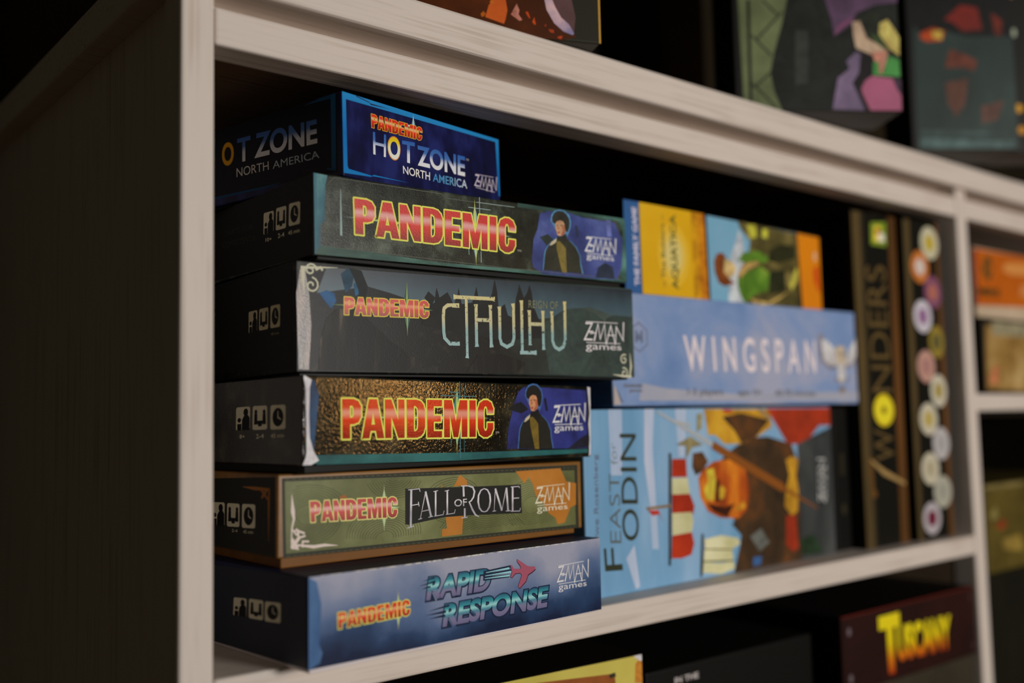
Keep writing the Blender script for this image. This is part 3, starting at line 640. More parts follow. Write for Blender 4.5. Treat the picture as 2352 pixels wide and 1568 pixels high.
# ---- mossy dark box, second from the top
moss = noise_mat('mossy_stone_print', [(.36, (18, 20, 15)), (.5, (38, 42, 34)), (.68, (84, 92, 80))], 40, (1, 1, 1), 9, rough=0.27, spec=0.35, bump=0.2, nrough=.72)
e, lid, tray = game_box('board_game', 'mossy dark game box with big red title and teal border, second from the top', [0.1762, 0.0017, 0.0036, 0.7644, 0.6723, 0.1420, 0.0086], 0.28, moss, BLACK, 0.0061, STACK)
f = Face(lid); s = Face(lid, 'side')
art(s, 'side_panel_print', [(ink((14, 14, 12)), [(-124.84, 1.29), (-1.83, 0.45), (-0.68, 41.15), (-124.06, 41.65)])], 0)
text(s, 'side_text', 'PARTS FOR', [(-104.75, 25.71), (-68.57, 23.93), (-68.51, 27.03), (-104.70, 28.97)], ink((40, 40, 36)), 1)
text(s, 'side_text', 'COMPETENTA', [(-108.73, 18.96), (-65.77, 17.28), (-65.70, 20.52), (-108.67, 22.64)], ink((40, 40, 36)), 1)
teal_b = noise_mat('teal_border_print', [(.34, (22, 48, 70)), (.5, (52, 100, 112)), (.68, (112, 160, 154))], 50, (1.3, 1, .3), rough=0.34)
teal_g = noise_mat('dim_teal_border_print', [(.34, (36, 52, 46)), (.5, (54, 84, 76)), (.7, (92, 136, 124))], 40, (.35, 1, 1), rough=0.34)
art(f, 'border', [(teal_b, [(0.25, 0.25), (3.52, 5.08), (3.68, 15.20), (6.25, 17.90), (6.72, 35.48), (8.00, 41.21), (0.25, 41.53)]), (teal_g, [(0.25, 0.27), (95.31, 0.25), (224.94, 0.25), (225.14, 2.29), (75.73, 2.00), (3.52, 5.24)]), (teal_g, [(218.21, 4.40), (224.68, 0.25), (225.25, 40.26), (217.25, 41.65), (222.61, 32.64)]), (teal_g, [(134.31, 41.65), (224.56, 41.65), (224.45, 39.58), (186.01, 39.12), (134.21, 39.09)])], 0)
strokes(f, 'border_line', ink((86, 92, 82)), [([(7.45, 35.57), (9.12, 37.83), (12.11, 40.69), (78.97, 40.35), (82.17, 38.32), (122.09, 38.38)], .3), ([(4.23, 4.74), (120.81, 2.40), (219.56, 2.24)], .3)], 1)
bl1 = noise_mat('indigo_wash_print', [(.3, (36, 42, 84)), (.55, (62, 74, 132)), (.75, (92, 104, 160))], 42, rough=0.33, bump=.3)
art(f, 'artwork', [(bl1, [(144.14, 7.92), (145.25, 4.19), (152.68, 0.71), (198.03, 0.82), (215.87, 1.38), (220.68, 9.72), (222.34, 27.43), (215.58, 38.15), (185.99, 38.62), (176.57, 40.10), (159.42, 39.69), (151.63, 37.38), (149.32, 27.51), (145.93, 21.43)]), (ink((40, 50, 46)), [(151.04, 22.86), (157.54, 25.40), (162.57, 21.99), (161.06, 16.99), (157.21, 17.63)]), (ink((36, 42, 60)), [(180.27, 32.54), (181.92, 33.10), (183.40, 26.87), (181.97, 25.24)]), (ink((98, 108, 168)), [(207.71, 39.39), (212.02, 39.33), (212.19, 28.56), (208.18, 28.69)]), (ink((38, 48, 66)), [(196.67, 1.43), (213.72, 1.85), (212.65, 9.13), (205.62, 11.66), (199.09, 8.14)])], 1)
person_print(f, [(153.30, 3.15), (185.16, 3.13), (186.92, 41.14), (154.80, 39.90)], 2, (ink((40, 40, 30)), ink((206, 148, 112)), ink((168, 104, 76)), ink((44, 43, 32)), ink((112, 98, 46)), ink((78, 128, 166))))
TQ = [(23.71, 12.66), (131.23, 11.61), (131.97, 31.46), (23.41, 31.25)]
burst(f, *[(102.26, 21.05)][0], 19.5, 1.6, 85, 26, ink((128, 160, 150)), yellow_line, 1)
strokes(f, 'glint_lines', ink((142, 164, 160)), [([(105.81, 41.65), (105.66, 30.54)], .5), ([(97.60, 34.96), (113.70, 35.11)], .4), ([(103.40, 38.55), (131.75, 38.81)], .3), ([(105.91, 10.43), (105.93, 4.04)], .5), ([(97.20, 15.13), (97.31, 7.90)], .4), ([(15.52, 34.94), (15.46, 11.05)], [.3, 1.3])], 2)
block_title(f, 'PANDEMIC', TQ, red_title('red_print_large', (190, 40, 32), (220, 150, 146), (202, 46, 34), (132, 36, 30), bump=.3), yellow_line, 0.85, 4)
text(f, 'trademark', 'TM', [(132.85, 12.69), (135.91, 12.66), (135.95, 13.79), (132.89, 13.82)], GREYW, 4)
zman(f, [(187.77, 12.09), (215.41, 12.21), (216.22, 27.90), (188.50, 27.75)], logo_white, True, 1.1, 6)
icons(s, [[(-55.86, 18.66), (-43.98, 18.44), (-43.22, 29.95), (-55.26, 30.55)], [(-41.23, 18.74), (-29.68, 18.35), (-28.91, 29.99), (-40.46, 30.58)], [(-26.57, 18.58), (-14.46, 18.02), (-13.71, 29.55), (-25.81, 30.38)]], icon_white, icon_black,
      caps=[('10+', [(-53.45, 14.48), (-46.20, 14.13), (-46.15, 16.15), (-53.40, 16.52)]), ('2-4', [(-38.93, 14.28), (-31.66, 14.11), (-31.60, 16.46), (-38.87, 16.73)]), ('45 min', [(-27.15, 14.13), (-14.72, 13.76), (-14.67, 15.76), (-27.09, 16.17)])])

# ---- small navy box on top of the stack
cyan = grad_mat('cyan_frame_print', [(0, (18, 112, 176)), (.5, (14, 100, 168)), (1, (32, 124, 184))], 2, .2, 40, rough=.34)
navyb = noise_mat('navy_grid_print', [(.35, (13, 14, 36)), (.5, (20, 22, 62)), (.65, (32, 38, 92))], 46, (1, 1, .5), 3, rough=.32)
e, lid, tray = game_box('board_game', 'small navy game box framed in bright blue, on top of the stack', [0.2354, 0.0051, 0.2193, 0.4418, 0.8170, 0.1514, 0.0152], 0.19, navyb, BLACK, 0.0027, STACK)
f = Face(lid); s = Face(lid, 'side')
ring_o = [(0.25, 1.60), (130.09, 8.57), (130.09, 44.41), (0.25, 44.41)]
ring_i = [(3.12, 4.13), (128.59, 9.32), (127.02, 42.36), (2.85, 40.81)]
fr = []
for i in range(4):
    j = (i + 1) % 4
    if i: fr.append((cyan, [ring_o[i], ring_o[j], ring_i[j], ring_i[i]]))
fr.append((cyan, [(0.25, 1.61), (19.62, 2.65), (21.71, 4.12), (48.83, 4.16), (22.19, 3.31), (3.80, 4.25), (2.43, 7.29)]))
fr.append((ink((26, 24, 52)), [(10.30, 44.41), (19.30, 43.17), (20.79, 41.77), (34.91, 42.64), (20.81, 42.53), (10.28, 43.86)]))
art(f, 'border', fr, 0)
HQ = [(20.94, 29.59), (59.88, 30.07), (60.60, 37.39), (20.75, 36.85)]
burst(f, *[(53.53, 36.49)][0], 7.5, .7, 14, 4.5, ink((120, 150, 160)), ink((214, 226, 220)), 1)
block_title(f, 'PANDEMIC', HQ, red_title('red_print_fire', (206, 44, 22), (238, 170, 120), (214, 46, 22), (150, 10, 8)), ink((228, 160, 44)), 0.32, 4)
hz = grad_mat('blue_to_white_print', [(0, (222, 214, 218)), (.38, (196, 200, 212)), (.62, (62, 104, 166)), (1, (38, 84, 156))], 2)
text(f, 'subtitle', 'H', [(21.73, 15.23), (31.07, 15.28), (31.68, 27.75), (21.69, 27.41)], hz, 4, 0.0)
text(f, 'subtitle_glow', 'O', [(32.76, 15.36), (41.97, 15.10), (42.40, 27.97), (32.93, 27.24)], ink((206, 130, 30)), 3, 0.0, 0.03)
text(f, 'subtitle', 'O', [(32.76, 15.36), (41.97, 15.10), (42.40, 27.97), (32.93, 27.24)], grad_mat('yellow_to_white_print', [(0, (240, 236, 214)), (.45, (236, 228, 180)), (.75, (226, 188, 30)), (1, (220, 176, 16))], 2), 5, 0.03)
text(f, 'subtitle', 'T', [(43.72, 15.42), (53.68, 15.15), (54.13, 27.84), (43.90, 27.10)], hz, 4, 0.02)
text(f, 'subtitle', 'ZONE', [(56.15, 15.12), (96.84, 15.59), (97.36, 27.87), (55.44, 26.83)], hz, 4, 0.03, 0, 1.02)
text(f, 'subtitle', 'NORTH', [(44.25, 8.53), (65.99, 8.21), (66.17, 13.04), (44.08, 13.00)], WHITE, 4, 0.012)
text(f, 'subtitle', 'AMERICA', [(68.31, 8.11), (98.56, 8.61), (98.53, 13.70), (68.50, 12.95)], grad_mat('blue_to_grey_print', [(0, (60, 130, 184)), (.5, (80, 136, 176)), (1, (190, 198, 206))], 0), 4, 0.012)
text(f, 'trademark', 'TM', [(98.02, 25.57), (100.57, 25.60), (100.63, 26.79), (98.08, 26.75)], GREYW, 4)
zman(f, [(105.18, 7.46), (126.41, 6.65), (127.34, 20.40), (105.45, 19.55)], ink((200, 190, 204)), False, 0.75, 5)
art(s, 'side_panel_print', [(ink((14, 15, 26)), [(-111.54, 5.28), (-4.29, 2.66), (-3.83, 44.41), (-110.71, 44.41)]), (ink((16, 84, 130)), [(-8.46, 4.69), (-5.32, 3.27), (-4.47, 44.41), (-8.29, 44.41)]), (ink((14, 70, 110)), [(-29.83, 43.09), (-8.37, 42.20), (-8.29, 44.41), (-17.57, 44.41), (-19.81, 43.95)]), (ink((12, 60, 100)), [(-108.89, 4.22), (-60.95, 3.67), (-46.78, 4.59), (-60.93, 4.60), (-108.86, 5.69)]), (ink((14, 70, 110)), [(-12.18, 5.34), (-5.32, 3.27), (-5.29, 4.51), (-12.15, 6.43)])], 0)
text(s, 'subtitle', 'O', [(-101.29, 22.39), (-90.29, 21.67), (-90.02, 35.08), (-101.03, 36.20)], ink((214, 150, 20)), 2, 0.03)
text(s, 'subtitle', 'T', [(-87.09, 22.15), (-75.17, 21.78), (-74.87, 35.60), (-86.81, 35.91)], hz, 2, 0.02)
text(s, 'subtitle', 'ZONE', [(-71.72, 21.79), (-19.12, 20.51), (-19.21, 33.72), (-70.54, 35.95)], hz, 2, 0.03)
text(s, 'subtitle', 'NORTH', [(-87.90, 13.95), (-59.30, 13.33), (-59.42, 18.18), (-87.79, 19.06)], ink((200, 196, 190)), 2, 0.0)
text(s, 'subtitle', 'AMERICA', [(-55.96, 13.15), (-17.70, 12.52), (-18.35, 16.64), (-55.63, 17.50)], grad_mat('blue_to_grey_print_dim', [(0, (120, 150, 170)), (1, (190, 190, 186))], 0), 2, 0.0)

# ================================================================== beside the stack
# ---- big sea-battle box standing on its long edge
sea = noise_mat('sea_blue_print', [(.32, (88, 134, 168)), (.5, (110, 152, 186)), (.68, (138, 168, 196))], 9, (1.6, 1, .35), 4, rough=.36)
e, c = plain_box('board_game', 'large light blue game box with red and cream striped sail, under the sky-blue bird box', [0.8485, 0.0615, 0.0283, 0.9796, 0.0000, 0.4052, 0.0000], 0.25, sea, part='carton')
f = Face(c)
streak = noise_mat('cloud_streak_print', [(.35, (132, 160, 190)), (.65, (176, 184, 204))], 30, (1, 1, .2))
brown = noise_mat('brown_fur_print', [(.3, (30, 24, 16)), (.5, (62, 44, 26)), (.7, (112, 64, 24))], 26, (1, 1, .8), 6)
fire = noise_mat('orange_beard_print', [(.3, (96, 38, 10)), (.5, (168, 74, 18)), (.68, (210, 126, 30))], 34, (1.6, 1, .6), 5)
redc = noise_mat('red_cloak_print', [(.3, (112, 36, 18)), (.6, (166, 52, 24))], 24)
gold = noise_mat('gold_shield_print', [(.3, (120, 82, 20)), (.55, (190, 140, 36)), (.7, (206, 166, 50))], 26)
stone = noise_mat('grey_deck_print', [(.3, (30, 34, 34)), (.6, (68, 70, 70))], 20, (1, 1, .5))
redsail = noise_mat('red_sail_print', [(.3, (132, 30, 12)), (.7, (184, 54, 20))], 26); cream = noise_mat('cream_sail_print', [(.3, (170, 166, 116)), (.7, (212, 208, 170))], 26)
spar = ink((52, 46, 36))
art(f, 'artwork', [(streak, [(59.00, 119.30), (68.93, 119.29), (66.20, 93.30), (67.89, 56.03), (69.19, 25.44), (62.85, 26.08), (61.55, 56.48), (57.30, 84.37)]), (streak, [(23.74, 119.30), (37.01, 119.30), (35.07, 76.33), (24.52, 76.88)]), (streak, [(90.87, 119.09), (102.96, 118.98), (99.63, 86.37), (93.56, 85.66)]), (streak, [(36.65, 22.47), (45.10, 30.56), (49.25, 3.14), (45.11, 1.86)]),
    (brown, [(140.31, 81.75), (157.47, 90.16), (175.06, 96.78), (200.02, 97.13), (231.33, 90.64), (244.87, 65.28), (250.09, 32.25), (239.21, 0.25), (176.68, 0.25), (151.31, 0.25), (162.51, 25.12), (154.01, 36.91), (140.64, 60.82)]),
    (stone, [(239.05, 90.61), (288.74, 102.68), (288.74, 51.67), (288.63, 0.25), (239.21, 0.25), (238.41, 33.18)]), (ink((34, 52, 34)), [(237.06, 16.09), (256.93, 18.59), (269.78, 3.10), (239.91, 3.15)]),
    (gold, [(123.22, 118.80), (203.36, 118.06), (206.04, 104.41), (183.83, 96.53), (166.15, 92.72), (145.96, 93.07), (134.92, 99.90), (126.88, 100.11)]), (redc, [(144.26, 118.60), (154.25, 118.51), (157.43, 115.62), (147.39, 115.74)]), (brown, [(143.89, 112.75), (167.66, 115.50), (202.76, 109.78), (183.83, 96.53), (166.16, 92.93), (158.26, 102.34)]),
    (redc, [(199.74, 118.52), (288.74, 118.42), (288.74, 103.81), (272.15, 104.15), (257.14, 94.47), (239.01, 90.07), (225.61, 90.82), (215.14, 102.07)]), (ink((150, 128, 96)), [(187.14, 118.63), (193.40, 118.58), (204.67, 110.81), (200.06, 110.35)]),
    (fire, [(114.08, 70.22), (119.10, 75.81), (132.16, 81.11), (153.59, 82.20), (170.01, 73.31), (174.22, 58.74), (169.81, 44.75), (159.16, 38.49), (137.76, 40.71), (123.66, 46.23), (115.63, 56.53)]), (ink((216, 168, 52)), [(123.04, 75.62), (131.87, 76.37), (133.73, 67.17), (130.48, 53.57), (121.79, 54.66), (119.87, 62.10), (124.94, 67.67)]), (ink((210, 150, 40)), [(135.78, 61.12), (140.83, 63.79), (144.73, 60.56), (142.72, 54.72), (137.75, 53.56)]), (ink((206, 130, 34)), [(153.76, 45.94), (166.80, 51.07), (168.17, 45.89), (159.49, 43.50)]), (ink((60, 24, 8)), [(122.44, 52.17), (143.10, 47.73), (154.85, 49.88), (145.94, 40.56), (130.00, 45.75)]), (ink((70, 28, 8)), [(133.73, 67.17), (137.89, 68.93), (136.85, 52.14), (131.96, 51.50)]),
    (brown, [(108.90, 87.95), (119.85, 88.51), (125.76, 81.39), (119.05, 74.84), (111.10, 72.32), (107.58, 78.31)]), (brown, [(160.91, 39.36), (172.42, 32.34), (174.96, 0.25), (154.62, 0.25), (161.73, 26.20), (150.56, 35.20)]),
    (gold, [(222.75, 78.23), (230.58, 80.93), (240.06, 78.59), (235.17, 65.79), (238.01, 52.64), (234.91, 37.76), (227.04, 35.15), (218.22, 43.27), (221.05, 55.85), (226.58, 66.24)]), (redc, [(219.53, 35.75), (232.83, 35.77), (234.64, 9.90), (226.80, 7.49), (217.85, 13.68)]), (ink((96, 98, 92)), [(171.87, 24.26), (186.20, 29.10), (196.12, 17.87), (183.23, 11.95)]), (ink((50, 84, 130)), [(174.62, 8.77), (185.64, 8.63), (184.34, 2.63), (174.68, 2.18)])], 0)
strokes(f, 'spear_print', ink((158, 162, 166)), [([(71.72, 117.57), (132.85, 92.50)], [1.5, 4.0]), ([(87.50, 111.66), (106.92, 107.44)], [.5, 3])], 7)
strokes(f, 'spear_print', ink((126, 72, 24)), [([(131.27, 93.04), (217.39, 57.14)], [6, 7]), ([(217.39, 57.14), (263.59, 38.33)], [3, 1])], 7)
art(f, 'sail_print', [(spar, [(82.75, 88.94), (85.10, 88.85), (80.80, 13.12), (78.77, 13.34)]), (redsail, [(86.07, 84.83), (100.73, 84.41), (101.24, 71.69), (85.12, 72.56)]), (cream, [(85.07, 71.61), (101.52, 71.29), (103.62, 59.74), (84.49, 60.70)]), (redsail, [(84.49, 60.70), (103.63, 60.03), (108.35, 51.25), (106.49, 45.62), (84.12, 48.12)]), (cream, [(83.82, 48.14), (104.75, 47.29), (106.52, 40.82), (103.96, 33.39), (83.32, 33.18)]), (redsail, [(83.31, 33.00), (104.27, 33.55), (106.57, 25.51), (103.10, 18.24), (92.79, 16.86), (81.92, 17.83)]),
    (ink((120, 92, 40)), [(57.92, 53.99), (82.97, 54.21), (82.87, 52.34), (58.54, 52.29)]), (ink((170, 52, 40)), [(59.23, 52.06), (69.79, 51.26), (75.09, 42.48), (71.08, 48.38), (63.95, 48.02)]),
    (ink((130, 120, 84)), [(91.04, 94.36), (106.48, 99.68), (120.14, 93.41), (107.58, 91.88), (101.04, 84.39), (101.52, 93.05)]), (ink((150, 140, 96)), [(115.12, 115.13), (120.68, 116.05), (119.25, 105.23), (114.38, 102.40)]),
    (cream, [(117.82, 27.32), (137.00, 28.46), (156.56, 24.67), (159.65, 20.37), (149.42, 17.39), (118.23, 21.00)]), (cream, [(117.39, 20.12), (149.42, 17.39), (150.62, 10.32), (135.82, 9.45), (116.17, 12.55)]), (cream, [(116.11, 11.59), (135.77, 8.77), (150.52, 8.84), (151.82, 3.24), (135.30, 1.20), (114.92, 4.53)]), (ink((120, 112, 56)), [(118.23, 21.00), (149.43, 17.59), (149.36, 16.60), (118.16, 19.95)]), (ink((120, 112, 56)), [(116.17, 12.64), (150.58, 9.72), (150.50, 8.54), (116.10, 11.50)]), (spar, [(115.25, 31.41), (117.11, 31.25), (113.98, 1.77), (112.13, 1.99)])], 9)
dkgreen = ink((44, 48, 32))
text(f, 'title', 'ODIN', [(49.90, 32.76), (49.86, 103.00), (33.81, 103.41), (33.98, 34.27)], dkgreen, 2, 0.0)
text(f, 'title', 'F', [(33.14, 15.56), (32.52, 30.26), (15.98, 31.07), (16.80, 16.65)], dkgreen, 2, 0.0)
text(f, 'title', 'EAST', [(32.64, 32.88), (32.27, 77.56), (22.75, 78.05), (22.30, 33.88)], ink((84, 92, 92)), 2, -0.01)
text(f, 'title', 'for', [(31.56, 83.59), (28.95, 97.80), (24.76, 97.80), (24.74, 83.76)], ink((104, 114, 120)), 2, -0.01)
text(f, 'author_line', 'Uwe Rosenberg', [(13.26, 33.79), (13.92, 90.80), (8.83, 91.00), (7.66, 34.34)], ink((96, 100, 118)), 2, 0.0)
zman(f, [(282.39, 41.98), (284.44, 77.86), (266.87, 77.69), (264.92, 42.09)], ink((176, 176, 174)), False, 1.6, 4)
# ---- slim black box between it and the upright spine
plain_box('board_game', 'slim black game box wedged between the blue sail box and the upright brown spine', [1.853, 0.10, 0.0, 0.076, 0, 0.402, 0], 0.24, ink((10, 10, 8)))
e = bpy.context.scene.objects
slim = [o for o in e if o.get('label', '').startswith('slim black')][0].children[0]
fs_ = Face(slim)
art(fs_, 'emblem', [(ink((44, 40, 26)), ellipse(12, 34, 3, 5))], 0)
art(fs_, 'emblem', [(ink((36, 32, 20)), [(9, 62), (15, 62), (15, 80), (9, 80)])], 0)

# ---- sky-blue bird box lying on the sail box
sky2 = noise_mat('pale_sky_print', [(.30, (84, 116, 164)), (.48, (116, 138, 178)), (.66, (150, 154, 176))], 10, (1, 1, 1.3), 5, rough=.42, distort=.4)
e, c = plain_box('board_game', 'flat sky-blue game box with white spaced lettering and a white bird', [0.9548, 0.0723, -0.0149, 0.9700, 0.4112, 0.2594, 0.0000], 0.24, sky2)
f = Face(c)
art(f, 'edge_haze_print', [(noise_mat('haze_print', [(.3, (140, 146, 166)), (.7, (160, 158, 168))], 14), [(24.04, 3.66), (285.90, 2.35), (285.90, 10.26), (126.45, 8.06), (51.77, 11.94), (27.26, 15.61)])], 0)
text(f, 'title', 'WINGSPAN', [(72.11, 24.09), (227.72, 24.43), (228.27, 51.00), (70.26, 49.70)], ink((214, 200, 204)), 2, 0.016, 0, 1.6)
wing = ink((216, 204, 206)); wgrey = ink((128, 124, 136)); tan = ink((182, 166, 142))
art(f, 'bird_print', [(wgrey, [(232.89, 56.66), (239.57, 56.34), (241.15, 51.88), (251.42, 46.53), (258.01, 42.71), (256.34, 29.56), (247.94, 27.73), (234.91, 33.70), (231.88, 43.72)]), (wing, [(237.29, 51.75), (243.09, 51.94), (253.35, 46.01), (257.37, 42.13), (256.52, 31.84), (248.17, 30.56), (238.93, 36.03)]),
    (wgrey, [(285.90, 55.95), (285.31, 54.52), (274.09, 43.13), (269.31, 34.36), (269.88, 29.20), (282.26, 31.13), (285.90, 38.30)]), (wing, [(285.90, 55.35), (285.26, 53.94), (274.09, 43.13), (269.31, 34.36), (270.12, 32.08), (281.53, 34.60), (285.90, 41.80)]),
    (tan, [(256.31, 46.10), (262.42, 47.99), (269.32, 46.47), (270.22, 33.23), (267.04, 19.40), (262.75, 15.94), (258.06, 19.33), (257.21, 32.99)]), (wing, [(257.81, 33.00), (268.20, 33.19), (269.25, 21.72), (265.04, 19.38), (258.16, 20.47)]), (ink((120, 104, 84)), [(259.58, 13.65), (266.58, 13.90), (267.27, 10.24), (262.53, 8.53), (259.29, 10.23)]), (wgrey, [(254.30, 21.57), (257.68, 21.83), (257.28, 17.05), (254.91, 17.03)]), (wgrey, [(270.30, 22.30), (273.34, 22.33), (271.98, 18.29), (269.36, 18.27)])], 3)
hexc = [(25.99, 46.58)][0]
strokes(f, 'hexagon_mark', ink((104, 114, 140)), [([(hexc[0] + 9 * math.cos(i * math.pi / 3 + .52), hexc[1] + 10 * math.sin(i * math.pi / 3 + .52)) for i in range(7)], 1.1)], 2)
text(f, 'hexagon_letter', 'M', [(hexc[0] - 4, hexc[1] - 4), (hexc[0] + 4, hexc[1] - 4), (hexc[0] + 4, hexc[1] + 5), (hexc[0] - 4, hexc[1] + 5)], ink((104, 114, 140)), 2, 0.02)
gtx = ink((104, 104, 112))
text(f, 'small_print', '1-5 players', [(72.75, 6.10), (111.53, 5.69), (111.91, 12.09), (73.07, 12.13)], gtx, 2, 0.02)
text(f, 'small_print', 'ages 10+', [(128.30, 5.80), (156.90, 5.73), (157.28, 11.56), (128.67, 11.74)], gtx, 2, 0.02)
text(f, 'small_print', '40-70 minutes', [(172.77, 6.34), (225.77, 6.23), (226.15, 11.12), (173.11, 11.27)], gtx, 2, 0.02)
text(f, 'small_print', 'stonemaier', [(9.81, 12.66), (28.39, 12.58), (28.52, 15.34), (9.93, 15.37)], gtx, 2, 0.03)
text(f, 'small_print', 'games', [(15.20, 8.96), (27.49, 8.82), (27.60, 11.13), (15.30, 11.25)], gtx, 2, 0.03)
art(f, 'corner_print', [(ink((168, 156, 150)), [(0.38, 1.22), (7.31, 1.02), (2.79, 11.79), (0.94, 14.61)]), (ink((90, 94, 110)), [(7.38, 2.58), (9.17, 2.57), (4.72, 10.38), (3.39, 11.79)])], 1)

# ---- yellow family game on top of it
e, c = plain_box('board_game', 'yellow and blue family game box with sideways title, on top of the bird box', [1.0253, 0.0917, 0.0137, 0.8095, 0.6736, 0.2190, 0.0000], 0.20, ink((18, 16, 12)))
f = Face(c)
yel = noise_mat('sunny_yellow_print', [(.3, (196, 146, 6)), (.5, (204, 158, 20)), (.7, (212, 170, 50))], 8, rough=.4)
art(f, 'title_panel', [(noise_mat('blue_band_print', [(.3, (34, 76, 128)), (.7, (48, 94, 146))], 20), [(0.25, 0.25), (16.80, 0.25), (15.88, 64.36), (0.25, 64.36)]), (yel, [(17.27, 0.25), (89.41, 0.36), (87.00, 64.36), (16.14, 64.36)]), (ink((208, 118, 14)), [(80.73, 0.25), (89.41, 0.36), (87.00, 64.36), (79.63, 64.36)]), (ink((206, 134, 12)), [(72.82, 0.25), (81.05, 0.25), (79.94, 64.36), (72.01, 64.36)])], 0)
yc = [(51.32, 30.20)][0]
art(f, 'sunburst', [(ink((208, 166, 40)), ellipse(yc[0], yc[1], 17.5, 23)), (ink((206, 174, 74)), ellipse(yc[0], yc[1], 13, 17)), (ink((200, 182, 110)), ellipse(yc[0], yc[1], 9, 12))], 1)
text(f, 'banner', 'THE FAMILY GAME', [(14.72, 5.77), (13.29, 59.98), (8.38, 60.34), (9.36, 5.38)], ink((196, 190, 208)), 2, 0.03)
text(f, 'title', '~ The Builders ~', [(42.10, 6.60), (41.40, 58.57), (38.42, 58.36), (37.64, 6.29)], ink((88, 92, 52)), 2, 0.02)
text(f, 'title', 'AQUATICA', [(56.97, 5.64), (55.59, 59.99), (48.20, 59.52), (48.37, 5.05)], ink((92, 90, 30)), 2, 0.03)
leafg = noise_mat('leaf_green_print', [(.3, (44, 76, 18)), (.55, (88, 128, 34)), (.7, (128, 154, 56))], 40); bark2 = noise_mat('thicket_print', [(.3, (40, 36, 16)), (.5, (82, 74, 36)), (.7, (140, 124, 70))], 34, (1, 1, 1.5))
art(f, 'artwork', [(noise_mat('clear_sky_print', [(.3, (94, 146, 172)), (.7, (120, 164, 190))], 8), [(91.64, 0.25), (206.48, 0.43), (206.51, 62.20), (89.88, 63.75)]), (ink((176, 182, 204)), [(112.64, 0.25), (135.86, 0.25), (133.80, 48.55), (129.17, 57.80), (123.12, 44.26), (117.48, 36.25)]),
    (bark2, [(135.84, 0.25), (206.89, 0.57), (206.88, 61.89), (127.80, 63.48), (130.92, 57.99), (142.68, 49.45), (140.31, 40.51), (125.13, 21.97), (124.58, 13.39)]), (leafg, [(132.35, 0.25), (147.05, 8.48), (163.58, 11.77), (166.45, 26.32), (155.79, 30.96), (137.52, 25.11), (124.86, 17.68), (126.03, 9.23)]), (leafg, [(125.82, 32.73), (133.23, 39.85), (152.98, 42.79), (167.32, 38.59), (163.37, 34.92), (141.51, 31.93)]), (ink((196, 186, 60)), [(139.99, 62.25), (150.78, 63.45), (151.92, 53.67), (142.83, 51.64)]), (ink((196, 186, 60)), [(159.70, 61.12), (166.15, 61.27), (165.63, 53.98), (158.32, 54.34)]), (ink((186, 176, 70)), [(192.43, 20.48), (205.22, 35.12), (205.50, 26.00), (195.80, 13.94)]), (ink((40, 40, 18)), [(167.80, 45.30), (183.23, 51.27), (204.48, 51.08), (203.77, 41.85), (178.27, 35.09), (165.30, 36.19)]), (ink((36, 38, 18)), [(166.53, 27.44), (187.49, 31.37), (188.07, 13.42), (165.27, 9.68)]),
    (ink((120, 62, 20)), [(97.05, 30.20), (100.68, 35.77), (107.43, 37.44), (112.23, 33.65), (108.20, 22.75), (116.27, 17.04), (122.13, 15.35), (109.20, 11.77), (101.83, 13.86), (97.37, 21.88)]), (ink((190, 158, 104)), [(109.66, 32.89), (117.21, 31.97), (123.75, 27.20), (120.82, 21.63), (114.63, 17.97), (108.20, 22.75)]), (ink((172, 140, 80)), [(125.13, 21.97), (134.42, 31.32), (150.64, 34.91), (152.23, 31.76), (137.67, 27.28), (128.40, 19.02)]), (ink((178, 150, 84)), [(139.70, 4.76), (162.96, 2.93), (191.92, 13.68), (180.02, 7.30), (162.80, 0.72), (144.73, 0.53)])], 0)
art(f, 'footer_band', [(noise_mat('orange_band_print', [(.3, (196, 112, 4)), (.7, (206, 124, 10))], 10), [(210.42, 0.31), (238.57, 0.73), (238.57, 62.06), (206.94, 62.59)]), (ink((186, 64, 12)), [(233.92, 16.51), (236.73, 15.54), (235.74, 38.86), (228.23, 34.72), (228.50, 25.44)]), (ink((196, 176, 150)), [(229.82, 41.85), (232.69, 41.87), (232.87, 49.15), (229.98, 48.88)])], 1)

# ---- two tall black-brown boxes standing on end
spineb = ink((17, 16, 12), rough=.4)
colm = noise_mat('bronze_column_print', [(.3, (48, 40, 22)), (.6, (84, 68, 38))], 40, (1, 1, .1)); colr = noise_mat('copper_column_print', [(.3, (58, 38, 16)), (.6, (98, 62, 26))], 40, (1, 1, .1))
e, c = plain_box('board_game', 'tall black and brown game box on end with gold sideways letters and yellow disc', [1.9376, 0.0610, 0.0000, 0.2415, 0.0000, 0.9750, 0.0000], 0.27, spineb)
f = Face(c)
art(f, 'border', [(colm, [(0.25, 0.25), (12.90, 0.25), (13.31, 286.08), (0.25, 285.11)]), (ink((40, 34, 20)), [(12.90, 0.25), (16.63, 0.30), (18.87, 285.91), (13.27, 285.67)]), (colr, [(54.64, 0.25), (67.72, 0.25), (70.99, 287.37), (59.44, 287.37)])], 0)
art(f, 'colour_patch', [(ink((118, 140, 40)), [(29.59, 259.12), (54.73, 259.43), (55.26, 281.28), (30.63, 278.54)]), (ink((214, 186, 60)), [(33.73, 262.64), (45.28, 262.73), (46.59, 276.52), (36.93, 276.52)]), (ink((214, 206, 190)), [(41.47, 263.40), (52.37, 263.42), (51.90, 270.76), (42.56, 270.84)]), (ink((150, 60, 30)), [(38.18, 269.34), (44.77, 269.60), (45.21, 274.27), (38.62, 273.99)])], 1)
gl = ink((88, 70, 38))
text(f, 'title', 'NDERS', [(52.00, 130.68), (51.09, 242.06), (18.49, 240.60), (20.31, 130.66)], gl, 2, 0.0)
